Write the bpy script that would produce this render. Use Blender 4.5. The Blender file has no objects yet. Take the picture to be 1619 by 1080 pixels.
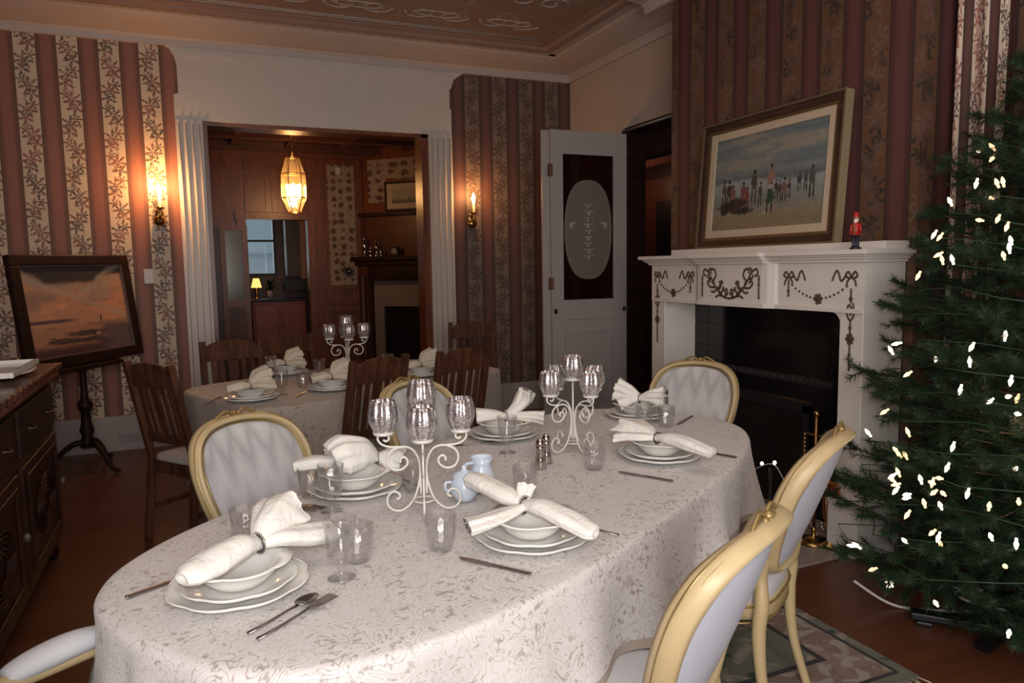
import bpy, bmesh, math, random
import numpy as np
from mathutils import Vector, Matrix
random.seed(7); rng = np.random.default_rng(7)
PI = math.pi
SC = bpy.context.scene
COL = SC.collection

# ------------------------------------------------------------------ materials
class V:
    """node socket wrapper with arithmetic"""
    def __init__(s, t, sock): s.t = t; s.s = sock
    def _m(s, op, *a):
        n = s.t.nodes.new('ShaderNodeMath'); n.operation = op
        for i, x in enumerate((s,) + a):
            if isinstance(x, V): s.t.links.new(x.s, n.inputs[i])
            else: n.inputs[i].default_value = x
        return V(s.t, n.outputs[0])
    def __add__(s, o): return s._m('ADD', o)
    __radd__ = __add__
    def __sub__(s, o): return s._m('SUBTRACT', o)
    def __rsub__(s, o): return s._m('MULTIPLY', -1.0)._m('ADD', o)
    def __mul__(s, o): return s._m('MULTIPLY', o)
    __rmul__ = __mul__
    def __truediv__(s, o): return s._m('DIVIDE', o)
    def lt(s, o): return s._m('LESS_THAN', o)
    def gt(s, o): return s._m('GREATER_THAN', o)
    def fract(s): return s._m('FRACT')
    def floor(s): return s._m('FLOOR')
    def abs(s): return s._m('ABSOLUTE')
    def sin(s): return s._m('SINE')
    def cos(s): return s._m('COSINE')
    def pow(s, o): return s._m('POWER', o)
    def sqrt(s): return s._m('SQRT')
    def atan2(s, o): return s._m('ARCTAN2', o)
    def max(s, o): return s._m('MAXIMUM', o)
    def min(s, o): return s._m('MINIMUM', o)
    def clamp(s): return s._m('MAXIMUM', 0.0)._m('MINIMUM', 1.0)

class Mat:
    def __init__(s, name, rough=.5, metal=0., spec=.5):
        s.m = bpy.data.materials.new(name); s.m.use_nodes = True
        s.t = s.m.node_tree; s.b = s.t.nodes['Principled BSDF']
        s.b.inputs['Roughness'].default_value = rough
        s.b.inputs['Metallic'].default_value = metal
        s.b.inputs['Specular IOR Level'].default_value = spec
    def pos(s, obj=False):
        if obj:
            n = s.t.nodes.new('ShaderNodeTexCoord'); o = n.outputs['Object']
        else:
            n = s.t.nodes.new('ShaderNodeNewGeometry'); o = n.outputs['Position']
        x = s.t.nodes.new('ShaderNodeSeparateXYZ'); s.t.links.new(o, x.inputs[0])
        return V(s.t, x.outputs[0]), V(s.t, x.outputs[1]), V(s.t, x.outputs[2]), o
    def vec(s, x, y, z):
        n = s.t.nodes.new('ShaderNodeCombineXYZ')
        for i, q in enumerate((x, y, z)):
            if isinstance(q, V): s.t.links.new(q.s, n.inputs[i])
            else: n.inputs[i].default_value = q
        return n.outputs[0]
    def noise(s, vec, scale, detail=2., rough=.5, dist=0.):
        n = s.t.nodes.new('ShaderNodeTexNoise'); s.t.links.new(vec, n.inputs['Vector'])
        n.inputs['Scale'].default_value = scale; n.inputs['Detail'].default_value = detail
        n.inputs['Roughness'].default_value = rough; n.inputs['Distortion'].default_value = dist
        return V(s.t, n.outputs[0])
    def mix(s, f, a, b):
        n = s.t.nodes.new('ShaderNodeMix'); n.data_type = 'RGBA'
        if isinstance(f, V): s.t.links.new(f.s, n.inputs[0])
        else: n.inputs[0].default_value = f
        for i, q in ((6, a), (7, b)):
            if isinstance(q, tuple): n.inputs[i].default_value = (*q, 1)
            else: s.t.links.new(q, n.inputs[i])
        return n.outputs[2]
    def color(s, c):
        if isinstance(c, tuple): s.b.inputs['Base Color'].default_value = (*c, 1)
        else: s.t.links.new(c, s.b.inputs['Base Color'])
        return s
    def bump(s, h, strength=.3, dist=.01):
        n = s.t.nodes.new('ShaderNodeBump'); n.inputs['Strength'].default_value = strength
        n.inputs['Distance'].default_value = dist
        s.t.links.new(h.s, n.inputs['Height']); s.t.links.new(n.outputs[0], s.b.inputs['Normal'])
        return s
    def emit(s, c, k):
        s.b.inputs['Emission Color'].default_value = (*c, 1); s.b.inputs['Emission Strength'].default_value = k
        return s

def plain(name, c, rough=.5, metal=0., var=.12, scale=6., spec=.5):
    M = Mat(name, rough, metal, spec); x, y, z, o = M.pos(True)
    n = M.noise(o, scale, 3.)
    d = tuple(v * (1 - var) for v in c); l = tuple(min(1, v * (1 + var)) for v in c)
    M.color(M.mix(n, d, l)); return M.m

def wood(name, c1, c2, axis=2, rough=.35, scale=9., spec=.5):
    M = Mat(name, rough, 0, spec); x, y, z, o = M.pos(True)
    k = [1., 1., 1.]; k[axis] = .12
    v = M.vec(x * k[0], y * k[1], z * k[2])
    n = M.noise(v, scale * 3, 4., .6, .6)
    M.color(M.mix(((n - .35) * 2.6).clamp(), c1, c2)); M.bump(n, .08, .003); return M.m

def wallpaper(name, axis, phase, cream, stripe, line, leaf, leaf2, off=0., P=.283):
    M = Mat(name, .55, 0, .35); x, y, z, o = M.pos()
    a = x if axis == 'x' else (y - x + 3.17)
    q = (a - phase) / P
    t = q.fract(); colid = q.floor()
    increm = t.lt(.5)
    # tone of the brown stripe, with thin lines
    l1 = (t - .535).abs().lt(.012); l2 = (t - .965).abs().lt(.012)
    l3 = (t - .60).abs().lt(.01); l4 = (t - .90).abs().lt(.01); l5 = (t - .75).abs().lt(.085)
    lx = ((t - .25) * .283)
    H = .185
    w = z / H + colid * .5 + off
    row = w.floor(); f = (w.fract() - .5) * H
    sgn = ((row * .5).fract().gt(.25)) * 2. - 1.
    nz = M.noise(o, 28., 2.)
    def sprig(cx, cy, R, n, ph, pw):
        dx = lx - cx; dy = f - cy
        r = (dx * dx + dy * dy).sqrt() + (nz - .5) * .018
        th = dy.atan2(dx)
        pet = (th * n + ph).cos().abs().pow(pw) * R
        return r.lt(pet)
    m1 = sprig(sgn * .010, .018, .072, 3.5, .6, 1.5)
    m2 = sprig(sgn * .026, -.042, .062, 2.5, 1.1, 1.7)
    m3 = sprig(sgn * -.030, .062, .050, 3., .2, 1.5)
    n2 = M.noise(o, 90., 2.)
    m = m1.max(m2).max(m3) * n2.gt(.42) * increm
    # vine of fine twigs
    vine = ((lx - (z * 40.).sin() * .022).abs().lt(.0022)) * increm
    m = m.max(vine)
    big = M.noise(o, 7., 2.)
    c = M.mix(increm, stripe, cream)
    c = M.mix(((t - .75).abs().gt(.15)) * (1. - increm) * .55, c, tuple(v * .42 + .012 for v in stripe)); c = M.mix(l5 * .35, c, tuple(min(1, v * 1.35) for v in stripe))
    c = M.mix(l1.max(l2), c, line); c = M.mix((l3.max(l4)) * .6, c, tuple(v * .5 for v in stripe))
    lf = M.mix(((big - .42) * 6.).clamp(), leaf, leaf2)
    c = M.mix(m * .9, c, lf)
    M.color(c); M.bump(nz, .05, .002)
    return M.m

def damask(name, base, dark, deep, scale=1.):
    M = Mat(name, .62, 0, .35); x, y, z, o = M.pos(True)
    n1 = M.noise(o, 10. * scale, 2., .5, 2.0)
    ln = ((n1 * 10.).fract() - .5).abs().lt(.085)
    n2 = M.noise(o, 17. * scale, 2., .5, 2.2)
    ln2 = ((n2 * 8.).fract() - .5).abs().lt(.075)
    mask = M.noise(o, 6.5 * scale, 2.)
    mm = ((mask - .41) * 12.).clamp(); mk2 = ((.50 - mask) * 12.).clamp()
    fl = M.noise(o, 60. * scale, 2.)
    c = M.mix(ln * mm * .66, base, dark)
    c = M.mix(ln2 * mk2 * .65, c, dark)
    c = M.mix(((fl - .58) * 10.).clamp() * mm * .7, c, deep)
    M.color(c); M.bump(ln * mm + fl * .4, .12, .002)
    M.b.inputs['Sheen Weight'].default_value = .2
    return M.m

def glass(name, tint=(1, 1, 1), gl=.12, dark=.06, rough=.03, body=(.8, .8, .85)):
    m = bpy.data.materials.new(name); m.use_nodes = True; t = m.node_tree
    for n in list(t.nodes):
        if n.type != 'OUTPUT_MATERIAL': t.nodes.remove(n)
    out = t.nodes['Material Output']
    tr = t.nodes.new('ShaderNodeBsdfTransparent'); tr.inputs[0].default_value = (*tint, 1)
    g = t.nodes.new('ShaderNodeBsdfGlossy'); g.inputs['Roughness'].default_value = rough
    g.inputs[0].default_value = (1, 1, 1, 1)
    d = t.nodes.new('ShaderNodeBsdfDiffuse'); d.inputs[0].default_value = (*body, 1)
    lw = t.nodes.new('ShaderNodeLayerWeight'); lw.inputs[0].default_value = .35
    f = V(t, lw.outputs['Facing'])
    fac = (f.pow(2.5) * .75 + gl).clamp()
    m1 = t.nodes.new('ShaderNodeMixShader'); t.links.new(fac.s, m1.inputs[0])
    t.links.new(tr.outputs[0], m1.inputs[1]); t.links.new(g.outputs[0], m1.inputs[2])
    m2 = t.nodes.new('ShaderNodeMixShader'); m2.inputs[0].default_value = dark
    t.links.new(m1.outputs[0], m2.inputs[1]); t.links.new(d.outputs[0], m2.inputs[2])
    t.links.new(m2.outputs[0], out.inputs[0])
    return m

def vcol(name, rough=.6, spec=.3):
    M = Mat(name, rough, 0, spec); n = M.t.nodes.new('ShaderNodeAttribute'); n.attribute_name = 'paint'
    M.color(n.outputs['Color']); return M.m

M_white = plain('white_paint', (.58, .53, .48), .4, var=.05)
M_trim = plain('casing_paint', (.56, .50, .45), .4, var=.04)
M_grey = plain('door_paint', (.40, .365, .35), .5, var=.04, spec=.25)
M_plaster = plain('alcove_plaster', (.47, .40, .355), .6, var=.05)
M_mantel = plain('mantel_paint', (.73, .70, .66), .38, var=.05)
M_gilt_dk = plain('dark_gilt_ornament', (.10, .07, .045), .5, .3)
M_wpL = wallpaper('striped_floral_wallpaper_warm', 'x', -1.15, (.62, .50, .37), (.25, .105, .075), (.10, .07, .04), (.06, .045, .04), (.20, .06, .04))
M_wpR = wallpaper('striped_floral_wallpaper_shaded', 'x', 2.455, (.20, .145, .115), (.125, .062, .052), (.06, .05, .04), (.07, .05, .04), (.10, .05, .04))  # same paper as the left panel, its dimmer light put into darker colours
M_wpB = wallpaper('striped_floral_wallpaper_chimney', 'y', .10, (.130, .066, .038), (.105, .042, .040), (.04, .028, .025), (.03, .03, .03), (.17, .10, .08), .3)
M_drape = wallpaper('striped_floral_drape_lit_folds', 'y', -.168, (.66, .54, .44), (.10, .045, .035), (.05, .035, .03), (.07, .06, .055), (.32, .10, .08), .1, .12)  # pale stripes sit on the fold ridges, with the light there put into the colour
def floor_mat():
    M = Mat('dark_wood_floor', .32, 0, .4); x, y, z, o = M.pos()
    v = M.vec(x * .15, y * 1., z); n = M.noise(v, 22., 4., .6, .4)
    pl = (y / .09); seam = pl.fract().lt(.03)
    pn = M.noise(M.vec(x * .3, pl.floor() * 3.7, 0.), 1.7, 1.)
    c = M.mix((n * .5 + pn * .6).clamp(), (.055, .018, .009), (.155, .055, .026))
    c = M.mix(seam * .6, c, (.02, .008, .005)); M.color(c); return M.m
M_floor = floor_mat()
def ceil_mat():
    M = Mat('plaster_relief_ceiling', .6, 0, .3); x, y, z, o = M.pos()
    n = M.noise(o, 2.2, 3., .5, 1.8); ln = ((n * 8.).fract() - .5).abs().lt(.11)
    mk = ((M.noise(o, 1.3, 1.) - .45) * 8.).clamp()
    M.color(M.mix(ln * mk * .6, (.30, .215, .18), (.44, .35, .30))); M.bump(ln * mk, .5, .02); return M.m
M_ceil = ceil_mat()
M_corn = plain('cornice_plaster', (.46, .40, .38), .55, var=.07)
M_corn_d = plain('ceiling_moulding', (.30, .21, .18), .5, var=.07)
M_dkwood = wood('dark_mahogany', (.014, .007, .006), (.038, .014, .010), 0, .5, 9., .2)
M_side = wood('sideboard_mahogany', (.018, .007, .005), (.055, .019, .012), 1, .4, 9., .25)
M_chairwood = wood('brown_oak', (.055, .022, .013), (.13, .055, .030), 2, .6, 9., .12)
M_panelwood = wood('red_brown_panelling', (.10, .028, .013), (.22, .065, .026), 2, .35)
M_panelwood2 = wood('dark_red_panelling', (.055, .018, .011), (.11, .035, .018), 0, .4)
M_cream = plain('cream_gold_paint', (.50, .39, .215), .42, var=.12, scale=14)
M_gilt = plain('gilt_edge', (.36, .25, .10), .35, .55, var=.25, scale=30)
def flame():
    M = Mat('flame_stitch_fabric', .7, 0, .2); x, y, z, o = M.pos(True)
    tri = ((x / .085).fract() - .5).abs() * 2.
    nz = M.noise(M.vec(x * 3., 0., z * .8), 12., 2.)
    q = z * 4.2 + tri * .42 + nz * .5
    s = ((q.fract() - .5).abs() * 2.).pow(1.5)
    M.color(M.mix(s * .85, (.56, .56, .58), (.36, .355, .37))); return M.m
M_flame = flame()
M_blue = plain('pale_blue_grey_fabric', (.50, .53, .62), .75, var=.08, scale=10)
M_seatf = plain('ivory_seat_fabric', (.56, .57, .60), .7, var=.10, scale=12)
M_cloth = damask('ivory_damask_cloth', (.645, .62, .61), (.30, .25, .23), (.27, .215, .18))
M_cloth2 = damask('grey_brown_damask_cloth', (.42, .36, .31), (.22, .18, .15), (.18, .14, .11))
M_hem = plain('tan_hem_band', (.42, .35, .29), .6, var=.06)
M_china = plain('white_china', (.78, .77, .74), .12, var=.02)
def cloth_mat(name, c):
    M = Mat(name, .75, 0, .2); x, y, z, o = M.pos(True); n = M.noise(o, 22., 3., .55, 1.); n2 = M.noise(o, 400., 1.)
    M.color(c); M.bump(n + n2 * .05, .5, .012); return M.m
M_napkin = cloth_mat('ivory_napkin_cloth', (.78, .765, .725))
M_napkin2 = cloth_mat('cream_napkin_cloth', (.62, .55, .45))
M_steel = plain('stainless_steel', (.30, .27, .25), .28, 1., var=.1)
M_silver = plain('polished_silver', (.55, .50, .48), .12, 1., var=.1)
M_ring = plain('grey_napkin_ring', (.22, .22, .22), .3, .9)
def mercury():
    M = Mat('mercury_glass', .13, .8); x, y, z, o = M.pos(True)
    n = M.noise(o, 190., 3., .6); th = y.atan2(x)
    rib = (th * 11.).sin()
    c = M.mix(((n - .45) * 6.).clamp(), (.78, .75, .77), (.30, .26, .27)); M.color(c)
    M.bump(rib * .8 + n * .6, .6, .004)
    return M.m
M_merc = mercury()
M_iron = plain('white_painted_iron', (.68, .66, .62), .4, var=.05)
M_glass = glass('clear_glass', (.95, .95, .955), .075, .012)
M_glasspink = glass('faint_pink_glass', (.93, .88, .88), .10, .06, .03, (.5, .4, .4))
M_bluechina = plain('pale_blue_milk_glass', (.62, .71, .83), .12, var=.03)
M_brass = plain('aged_brass', (.42, .27, .10), .25, 1., var=.2)
M_copper = plain('copper', (.60, .22, .09), .3, .9, var=.2)
M_black = plain('black_glazed_tile', (.006, .006, .007), .12, var=.2)
M_soot = plain('black_cast_iron', (.008, .008, .009), .45, .2, var=.3)
M_tile = plain('hearth_marble', (.30, .24, .22), .25, var=.15, scale=14)
M_bulb = Mat('warm_bulb', .3).color((1, .8, .5)).emit((1, .62, .26), 30).m
M_tbulb = Mat('tree_bulb', .3).color((1, .9, .7)).emit((1, .84, .58), 3.2).m
M_tbulb_o = Mat('amber_tree_bulb', .3).color((1, .7, .3)).emit((1, .66, .34), 1.9).m
def needles():
    M = Mat('green_needles', .6, 0, .3); x, y, z, o = M.pos(True)
    n = M.noise(o, 9., 3.); n2 = M.noise(o, 120., 1.)
    M.color(M.mix((n * .6 + n2 * .5 - .05).clamp(), (.004, .013, .006), (.024, .056, .024))); return M.m
M_needle = needles()
M_bark = plain('dark_bark', (.03, .02, .012), .8)
M_wire = plain('white_wire', (.62, .58, .58), .5)
M_gwire = plain('green_wire', (.02, .06, .03), .5)
def rug_mat():
    M = Mat('floral_rug_pile', .9, 0, .1); x, y, z, o = M.pos()
    ex = (2.24 - x).min(y - 1.66); e2 = ex.abs()
    band = ex.lt(.22) * ex.gt(.05); edge = ((ex - .22).abs().lt(.012)).max((ex - .05).abs().lt(.008))
    n = M.noise(o, 7., 2., .5, 1.); fl = ((n - .52) * 12.).clamp()
    n2 = M.noise(o, 15., 2., .5, 1.)
    c = M.mix(fl, (.145, .145, .115), (.27, .23, .19)); c = M.mix(((n2 - .6) * 10.).clamp(), c, (.05, .075, .06))
    c = M.mix(band * .7, c, (.22, .14, .12)); c = M.mix(band * ((n2 - .5) * 10.).clamp() * .7, c, (.36, .32, .28))
    c = M.mix(edge, c, (.05, .05, .05)); M.color(c); M.bump(M.noise(o, 300., 1.), .3, .004); return M.m
M_rug = rug_mat()
M_fringe = plain('ivory_fringe', (.48, .42, .36), .8)
M_paint = vcol('oil_paint')
M_red = plain('red_enamel', (.50, .02, .02), .35)
M_skin = plain('painted_skin', (.75, .45, .33), .4)
M_dkblue = plain('dark_enamel', (.02, .02, .04), .35)

# ------------------------------------------------------------------ mesh helpers
class MB:
    def __init__(s): s.v = []; s.f = []; s.sm = []
    def add(s, vs, fs, smooth=True):
        b = len(s.v); s.v += [tuple(map(float, p)) for p in vs]
        s.f += [tuple(i + b for i in f) for f in fs]; s.sm += [smooth] * len(fs)
        return s
    def box(s, x0, x1, y0, y1, z0, z1, M=None):
        vs = [(x, y, z) for x in (x0, x1) for y in (y0, y1) for z in (z0, z1)]
        if M is not None: vs = [M @ Vector(p) for p in vs]
        fs = [(0, 1, 3, 2), (4, 6, 7, 5), (0, 4, 5, 1), (2, 3, 7, 6), (0, 2, 6, 4), (1, 5, 7, 3)]
        return s.add(vs, fs, False)
    def beam(s, p, q, w, d, up=(0, 0, 1)):
        p, q = Vector(p), Vector(q); t = (q - p).normalized(); u = Vector(up)
        a = t.cross(u)
        if a.length < 1e-4: a = t.cross(Vector((1, 0, 0)))
        a.normalize(); b = a.cross(t)
        vs = [c + a * i * w / 2 + b * j * d / 2 for c in (p, q) for i, j in ((-1, -1), (1, -1), (1, 1), (-1, 1))]
        return s.add(vs, [(0, 1, 5, 4), (1, 2, 6, 5), (2, 3, 7, 6), (3, 0, 4, 7), (3, 2, 1, 0), (4, 5, 6, 7)], False)
    def lathe(s, prof, n=32, c=(0, 0, 0), mod=None, smooth=True):
        vs = []; fs = []
        for r, z in prof:
            for k in range(n):
                a = 2 * PI * k / n; rr = r * (mod(a, r, z) if mod else 1)
                vs.append((c[0] + rr * math.cos(a), c[1] + rr * math.sin(a), c[2] + z))
        for i in range(len(prof) - 1):
            for k in range(n):
                k2 = (k + 1) % n
                fs.append((i * n + k, i * n + k2, (i + 1) * n + k2, (i + 1) * n + k))
        return s.add(vs, fs, smooth)
    def ell(s, c, r, n=14, m=8):
        prof = []
        vs = []; fs = []
        for i in range(m + 1):
            a = PI * i / m
            for k in range(n):
                b = 2 * PI * k / n
                vs.append((c[0] + r[0] * math.sin(a) * math.cos(b), c[1] + r[1] * math.sin(a) * math.sin(b), c[2] + r[2] * math.cos(a)))
        for i in range(m):
            for k in range(n):
                k2 = (k + 1) % n; fs.append((i * n + k, (i + 1) * n + k, (i + 1) * n + k2, i * n + k2))
        return s.add(vs, fs)
    def sweep(s, path, ra, rb=None, n=10, closed=False, up=(0, 0, 1), cap=True, fn=None):
        P = [Vector(p) for p in path]; N = len(P)
        rb = ra if rb is None else rb
        A = ra if hasattr(ra, '__len__') else [ra] * N
        B = rb if hasattr(rb, '__len__') else [rb] * N
        vs = []; fs = []; u = Vector(up)
        prev = None
        for i in range(N):
            if closed: t = P[(i + 1) % N] - P[i - 1]
            else: t = P[min(i + 1, N - 1)] - P[max(i - 1, 0)]
            t.normalize()
            if prev is None:
                a = t.cross(u)
                if a.length < 1e-3: a = t.cross(Vector((1, .1, 0)))
            else:
                a = (prev - t * prev.dot(t))
                if a.length < 1e-3: a = t.cross(u)
            a.normalize(); b = a.cross(t); 
            if up != 'par':
                a2 = t.cross(u)
                if a2.length > .15: 
                    a2.normalize()
                    if prev is not None and a2.dot(prev) < 0: a2 = -a2
                    a = a2; b = a.cross(t)
            prev = a
            for k in range(n):
                th = 2 * PI * k / n
                ca, sa = math.cos(th), math.sin(th)
                m = fn(i / (N - 1), th) if fn else 1
                vs.append(P[i] + a * ca * A[i] * m + b * sa * B[i] * m)
        rng_ = N if closed else N - 1
        for i in range(rng_):
            j = (i + 1) % N
            for k in range(n):
                k2 = (k + 1) % n; fs.append((i * n + k, i * n + k2, j * n + k2, j * n + k))
        if cap and not closed:
            fs.append(tuple(range(n - 1, -1, -1))); fs.append(tuple((N - 1) * n + k for k in range(n)))
        return s.add(vs, fs)
    def extrude(s, poly, d, M=None):
        """poly in local xy, thickness d along z; M maps to place"""
        n = len(poly)
        vs = [Vector((p[0], p[1], 0)) for p in poly] + [Vector((p[0], p[1], d)) for p in poly]
        if M is not None: vs = [M @ p for p in vs]
        fs = [tuple(range(n - 1, -1, -1)), tuple(range(n, 2 * n))] + [(i, (i + 1) % n, n + (i + 1) % n, n + i) for i in range(n)]
        return s.add(vs, fs, False)
    def xf(s, M):
        s.v = [tuple(M @ Vector(p)) for p in s.v]; return s
    def build(s, name, mat, parent=None, bevel=0, solid=0, sub=0):
        me = bpy.data.meshes.new(name); me.from_pydata(s.v, [], s.f); me.materials.append(mat)
        me.polygons.foreach_set('use_smooth', s.sm); me.update()
        o = bpy.data.objects.new(name, me); COL.objects.link(o)
        bm = bmesh.new(); bm.from_mesh(me); bmesh.ops.recalc_face_normals(bm, faces=bm.faces); bm.to_mesh(me); bm.free()
        if parent is not None: o.parent = parent
        if bevel:
            b = o.modifiers.new('bevel', 'BEVEL'); b.width = bevel; b.segments = 2; b.limit_method = 'ANGLE'; b.angle_limit = .6
        if solid:
            b = o.modifiers.new('solid', 'SOLIDIFY'); b.thickness = solid; b.offset = 0
        if sub:
            b = o.modifiers.new('sub', 'SUBSURF'); b.levels = sub; b.render_levels = sub
        return o

def tag(o, label=None, cat=None, group=None, kind=None):
    if label: o['label'] = label
    if cat: o['category'] = cat
    if group: o['group'] = group
    if kind: o['kind'] = kind
    return o
def thing(name, loc, label, cat, rz=0, group=None):
    o = bpy.data.objects.new(name, None); COL.objects.link(o); o.empty_display_size = .05
    o.location = loc; o.rotation_euler = (0, 0, rz); return tag(o, label, cat, group)
def struct(o): o['kind'] = 'structure'; return o
def kids(o): return [c for c in o.children]
def dup(root, loc, rz=0., label=None, group=None, cat=None, scale=None):
    def cp(o, par):
        c = o.copy(); COL.objects.link(c)
        if par is not None: c.parent = par
        for ch in list(o.children): cp(ch, c)
        return c
    r = cp(root, None); r.location = loc; r.rotation_euler = (0, 0, rz)
    if label: r['label'] = label
    if group: r['group'] = group
    if cat: r['category'] = cat
    if scale: r.scale = (scale,) * 3
    return r
def spline(pts, n=8, closed=False):
    P = [Vector(p) for p in pts]; N = len(P); out = []
    rg = range(N) if closed else range(N - 1)
    for i in rg:
        if closed: a, b, c, d = P[i - 1], P[i], P[(i + 1) % N], P[(i + 2) % N]
        else: a, b, c, d = P[max(i - 1, 0)], P[i], P[i + 1], P[min(i + 2, N - 1)]
        for k in range(n):
            t = k / n
            out.append(.5 * ((2 * b) + (c - a) * t + (2 * a - 5 * b + 4 * c - d) * t * t + (3 * b - a - 3 * c + d) * t ** 3))
    if not closed: out.append(P[-1])
    return out
def lerp_list(vals, n):
    return list(np.interp(np.linspace(0, len(vals) - 1, n), range(len(vals)), vals))

R = ((0.9171613, -0.0552505, 0.3946675), (-0.3981871, -0.0868198, 0.9131864), (-0.016189, -0.9946908, -0.1016278))   # camera orientation
cd = bpy.data.cameras.new('camera'); cam = bpy.data.objects.new('camera', cd); COL.objects.link(cam)
cd.sensor_fit = 'HORIZONTAL'; cd.sensor_width = 36; cd.lens = 36 * 1157 / 1619; cd.clip_start = .05; cd.clip_end = 100
# R rows are the room axes written in image axes (x right, y down, z forward)
cam.matrix_world = Matrix((
    (R[0][0], -R[0][1], -R[0][2], 0), (R[1][0], -R[1][1], -R[1][2], 0), (R[2][0], -R[2][1], -R[2][2], 1.45), (0, 0, 0, 1)))
SC.camera = cam

# ------------------------------------------------------------------ room shell
XL, XA, XB, YB, YN = -1.55, 3.585, 3.17, 6.72, -1.6
OX0, OX1, OZ = .14, 2.08, 2.69            # opening in the back wall
DY0, DY1, DZ = 4.86, 5.70, 2.63           # doorway in the right alcove wall
BY0, BY1 = 2.46, 4.42                     # chimney breast
struct(MB().box(XL - 3, 7, YN, 16, -.1, 0).build('floor', M_floor))
struct(MB().box(XL, 4.4, YN, YB + .2, 3.44, 3.55).build('ceiling', M_ceil))
w = MB().box(XL, OX0, YB, YB + .22, 0, 3.44); struct(w.build('wall_back', M_wpL))
w = MB().box(OX1, XA + .2, YB, YB + .22, 0, 3.44); struct(w.build('wall_back_right', M_wpR))
w = MB().box(OX0, OX1, YB, YB + .22, OZ, 3.44); struct(w.build('wall_back_over_opening', M_white))
struct(MB().box(XL - .15, XL, YN, YB + .2, 0, 3.44).build('wall_left', M_wpL))
struct(MB().box(XL, 4.4, YN - .15, YN, 0, 3.44).build('wall_near', M_white))
w = MB().box(XA, XA + .2, DY1, YB, 0, 3.44).box(XA, XA + .2, DY0, DY1, DZ, 3.44).box(XA, XA + .2, BY1 - .1, DY0, 0, 3.44)
struct(w.build('wall_alcove', M_plaster))
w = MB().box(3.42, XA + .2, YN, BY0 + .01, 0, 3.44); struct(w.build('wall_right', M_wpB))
# chimney breast with a fireplace recess
FY0, FY1, FZ = 2.62, 4.09, 1.20
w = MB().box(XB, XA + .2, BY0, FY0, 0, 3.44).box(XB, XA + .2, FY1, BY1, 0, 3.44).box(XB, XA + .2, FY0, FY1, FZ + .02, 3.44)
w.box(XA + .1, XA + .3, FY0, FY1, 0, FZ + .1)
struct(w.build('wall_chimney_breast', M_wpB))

def cornice_prof():
    return [(0, 3.27), (.03, 3.27), (.035, 3.315), (.05, 3.325), (.055, 3.335), (.09, 3.338), (.17, 3.35), (.27, 3.372), (.34, 3.395), (.36, 3.41), (.42, 3.41), (.42, 3.445), (0, 3.445)]
def run_x(mb, x0, x1, y, sgn, prof):
    n = len(prof); vs = [(x0, y + sgn * p[0], p[1]) for p in prof] + [(x1, y + sgn * p[0], p[1]) for p in prof]
    fs = [(i, (i + 1) % n, n + (i + 1) % n, n + i) for i in range(n)] + [tuple(range(n)), tuple(range(n, 2 * n))]
    return mb.add(vs, fs, False)
def run_y(mb, y0, y1, x, sgn, prof):
    n = len(prof); vs = [(x + sgn * p[0], y0, p[1]) for p in prof] + [(x + sgn * p[0], y1, p[1]) for p in prof]
    fs = [(i, (i + 1) % n, n + (i + 1) % n, n + i) for i in range(n)] + [tuple(range(n)), tuple(range(n, 2 * n))]
    return mb.add(vs, fs, False)
c = MB(); P = cornice_prof()
run_x(c, XL, XA, YB, -1, P); run_y(c, BY1, YB, XA, -1, P); run_y(c, BY0 - .3, BY1 + .3, XB, -1, P); run_y(c, YN, YB, XL, 1, P)
struct(c.build('trim_1', M_corn)); bpy.data.objects['trim_1']['label'] = 'pale plaster cove cornice around the ceiling'
# raised moulding that frames the ceiling panel
P2 = [(.44, 3.44), (.44, 3.425), (.47, 3.40), (.52, 3.405), (.54, 3.425), (.60, 3.43), (.60, 3.44)]
c = MB(); run_x(c, XL + .45, XA - .45, YB, -1, P2); run_y(c, 0, YB - .45, XA, -1, P2); run_y(c, 0, YB - .45, XL, 1, P2)
struct(c.build('trim_2', M_corn_d))
# plaster scroll ornament on the ceiling
c = MB()
def scroll2d(cx, cy, r, a0, turns, sg=1, n=26):
    return [(cx + r * (1 - .8 * k / n) * math.cos(a0 + sg * turns * 2 * PI * k / n), cy + r * (1 - .8 * k / n) * math.sin(a0 + sg * turns * 2 * PI * k / n)) for k in range(n + 1)]
for cx in np.arange(-.6, 3.0, .62):
    for cy, sg in ((5.72, 1), (5.2, -1)):
        for a0, s2 in ((0, 1), (PI, -1)):
            c.sweep([(x, y, 3.437) for x, y in scroll2d(cx + (.13 if a0 == 0 else -.13), cy, .13, a0, 1.15, sg * s2)], .010, .006, n=6)
    c.sweep([(cx + .2 * math.cos(t), 5.72 + .06 * math.sin(t), 3.438) for t in np.linspace(0, 2 * PI, 20)], .008, .005, n=6)
for q in (.66, .70):
    c.sweep([(XL + q, YB - q, 3.437), (XA - q, YB - q, 3.437)], .007, .006, n=6); c.sweep([(XA - q, YB - q, 3.437), (XA - q, .5, 3.437)], .007, .006, n=6)
struct(c.build('trim_3', M_corn)); bpy.data.objects['trim_3']['label'] = 'scrolled plaster relief on the ceiling panel'

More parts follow.
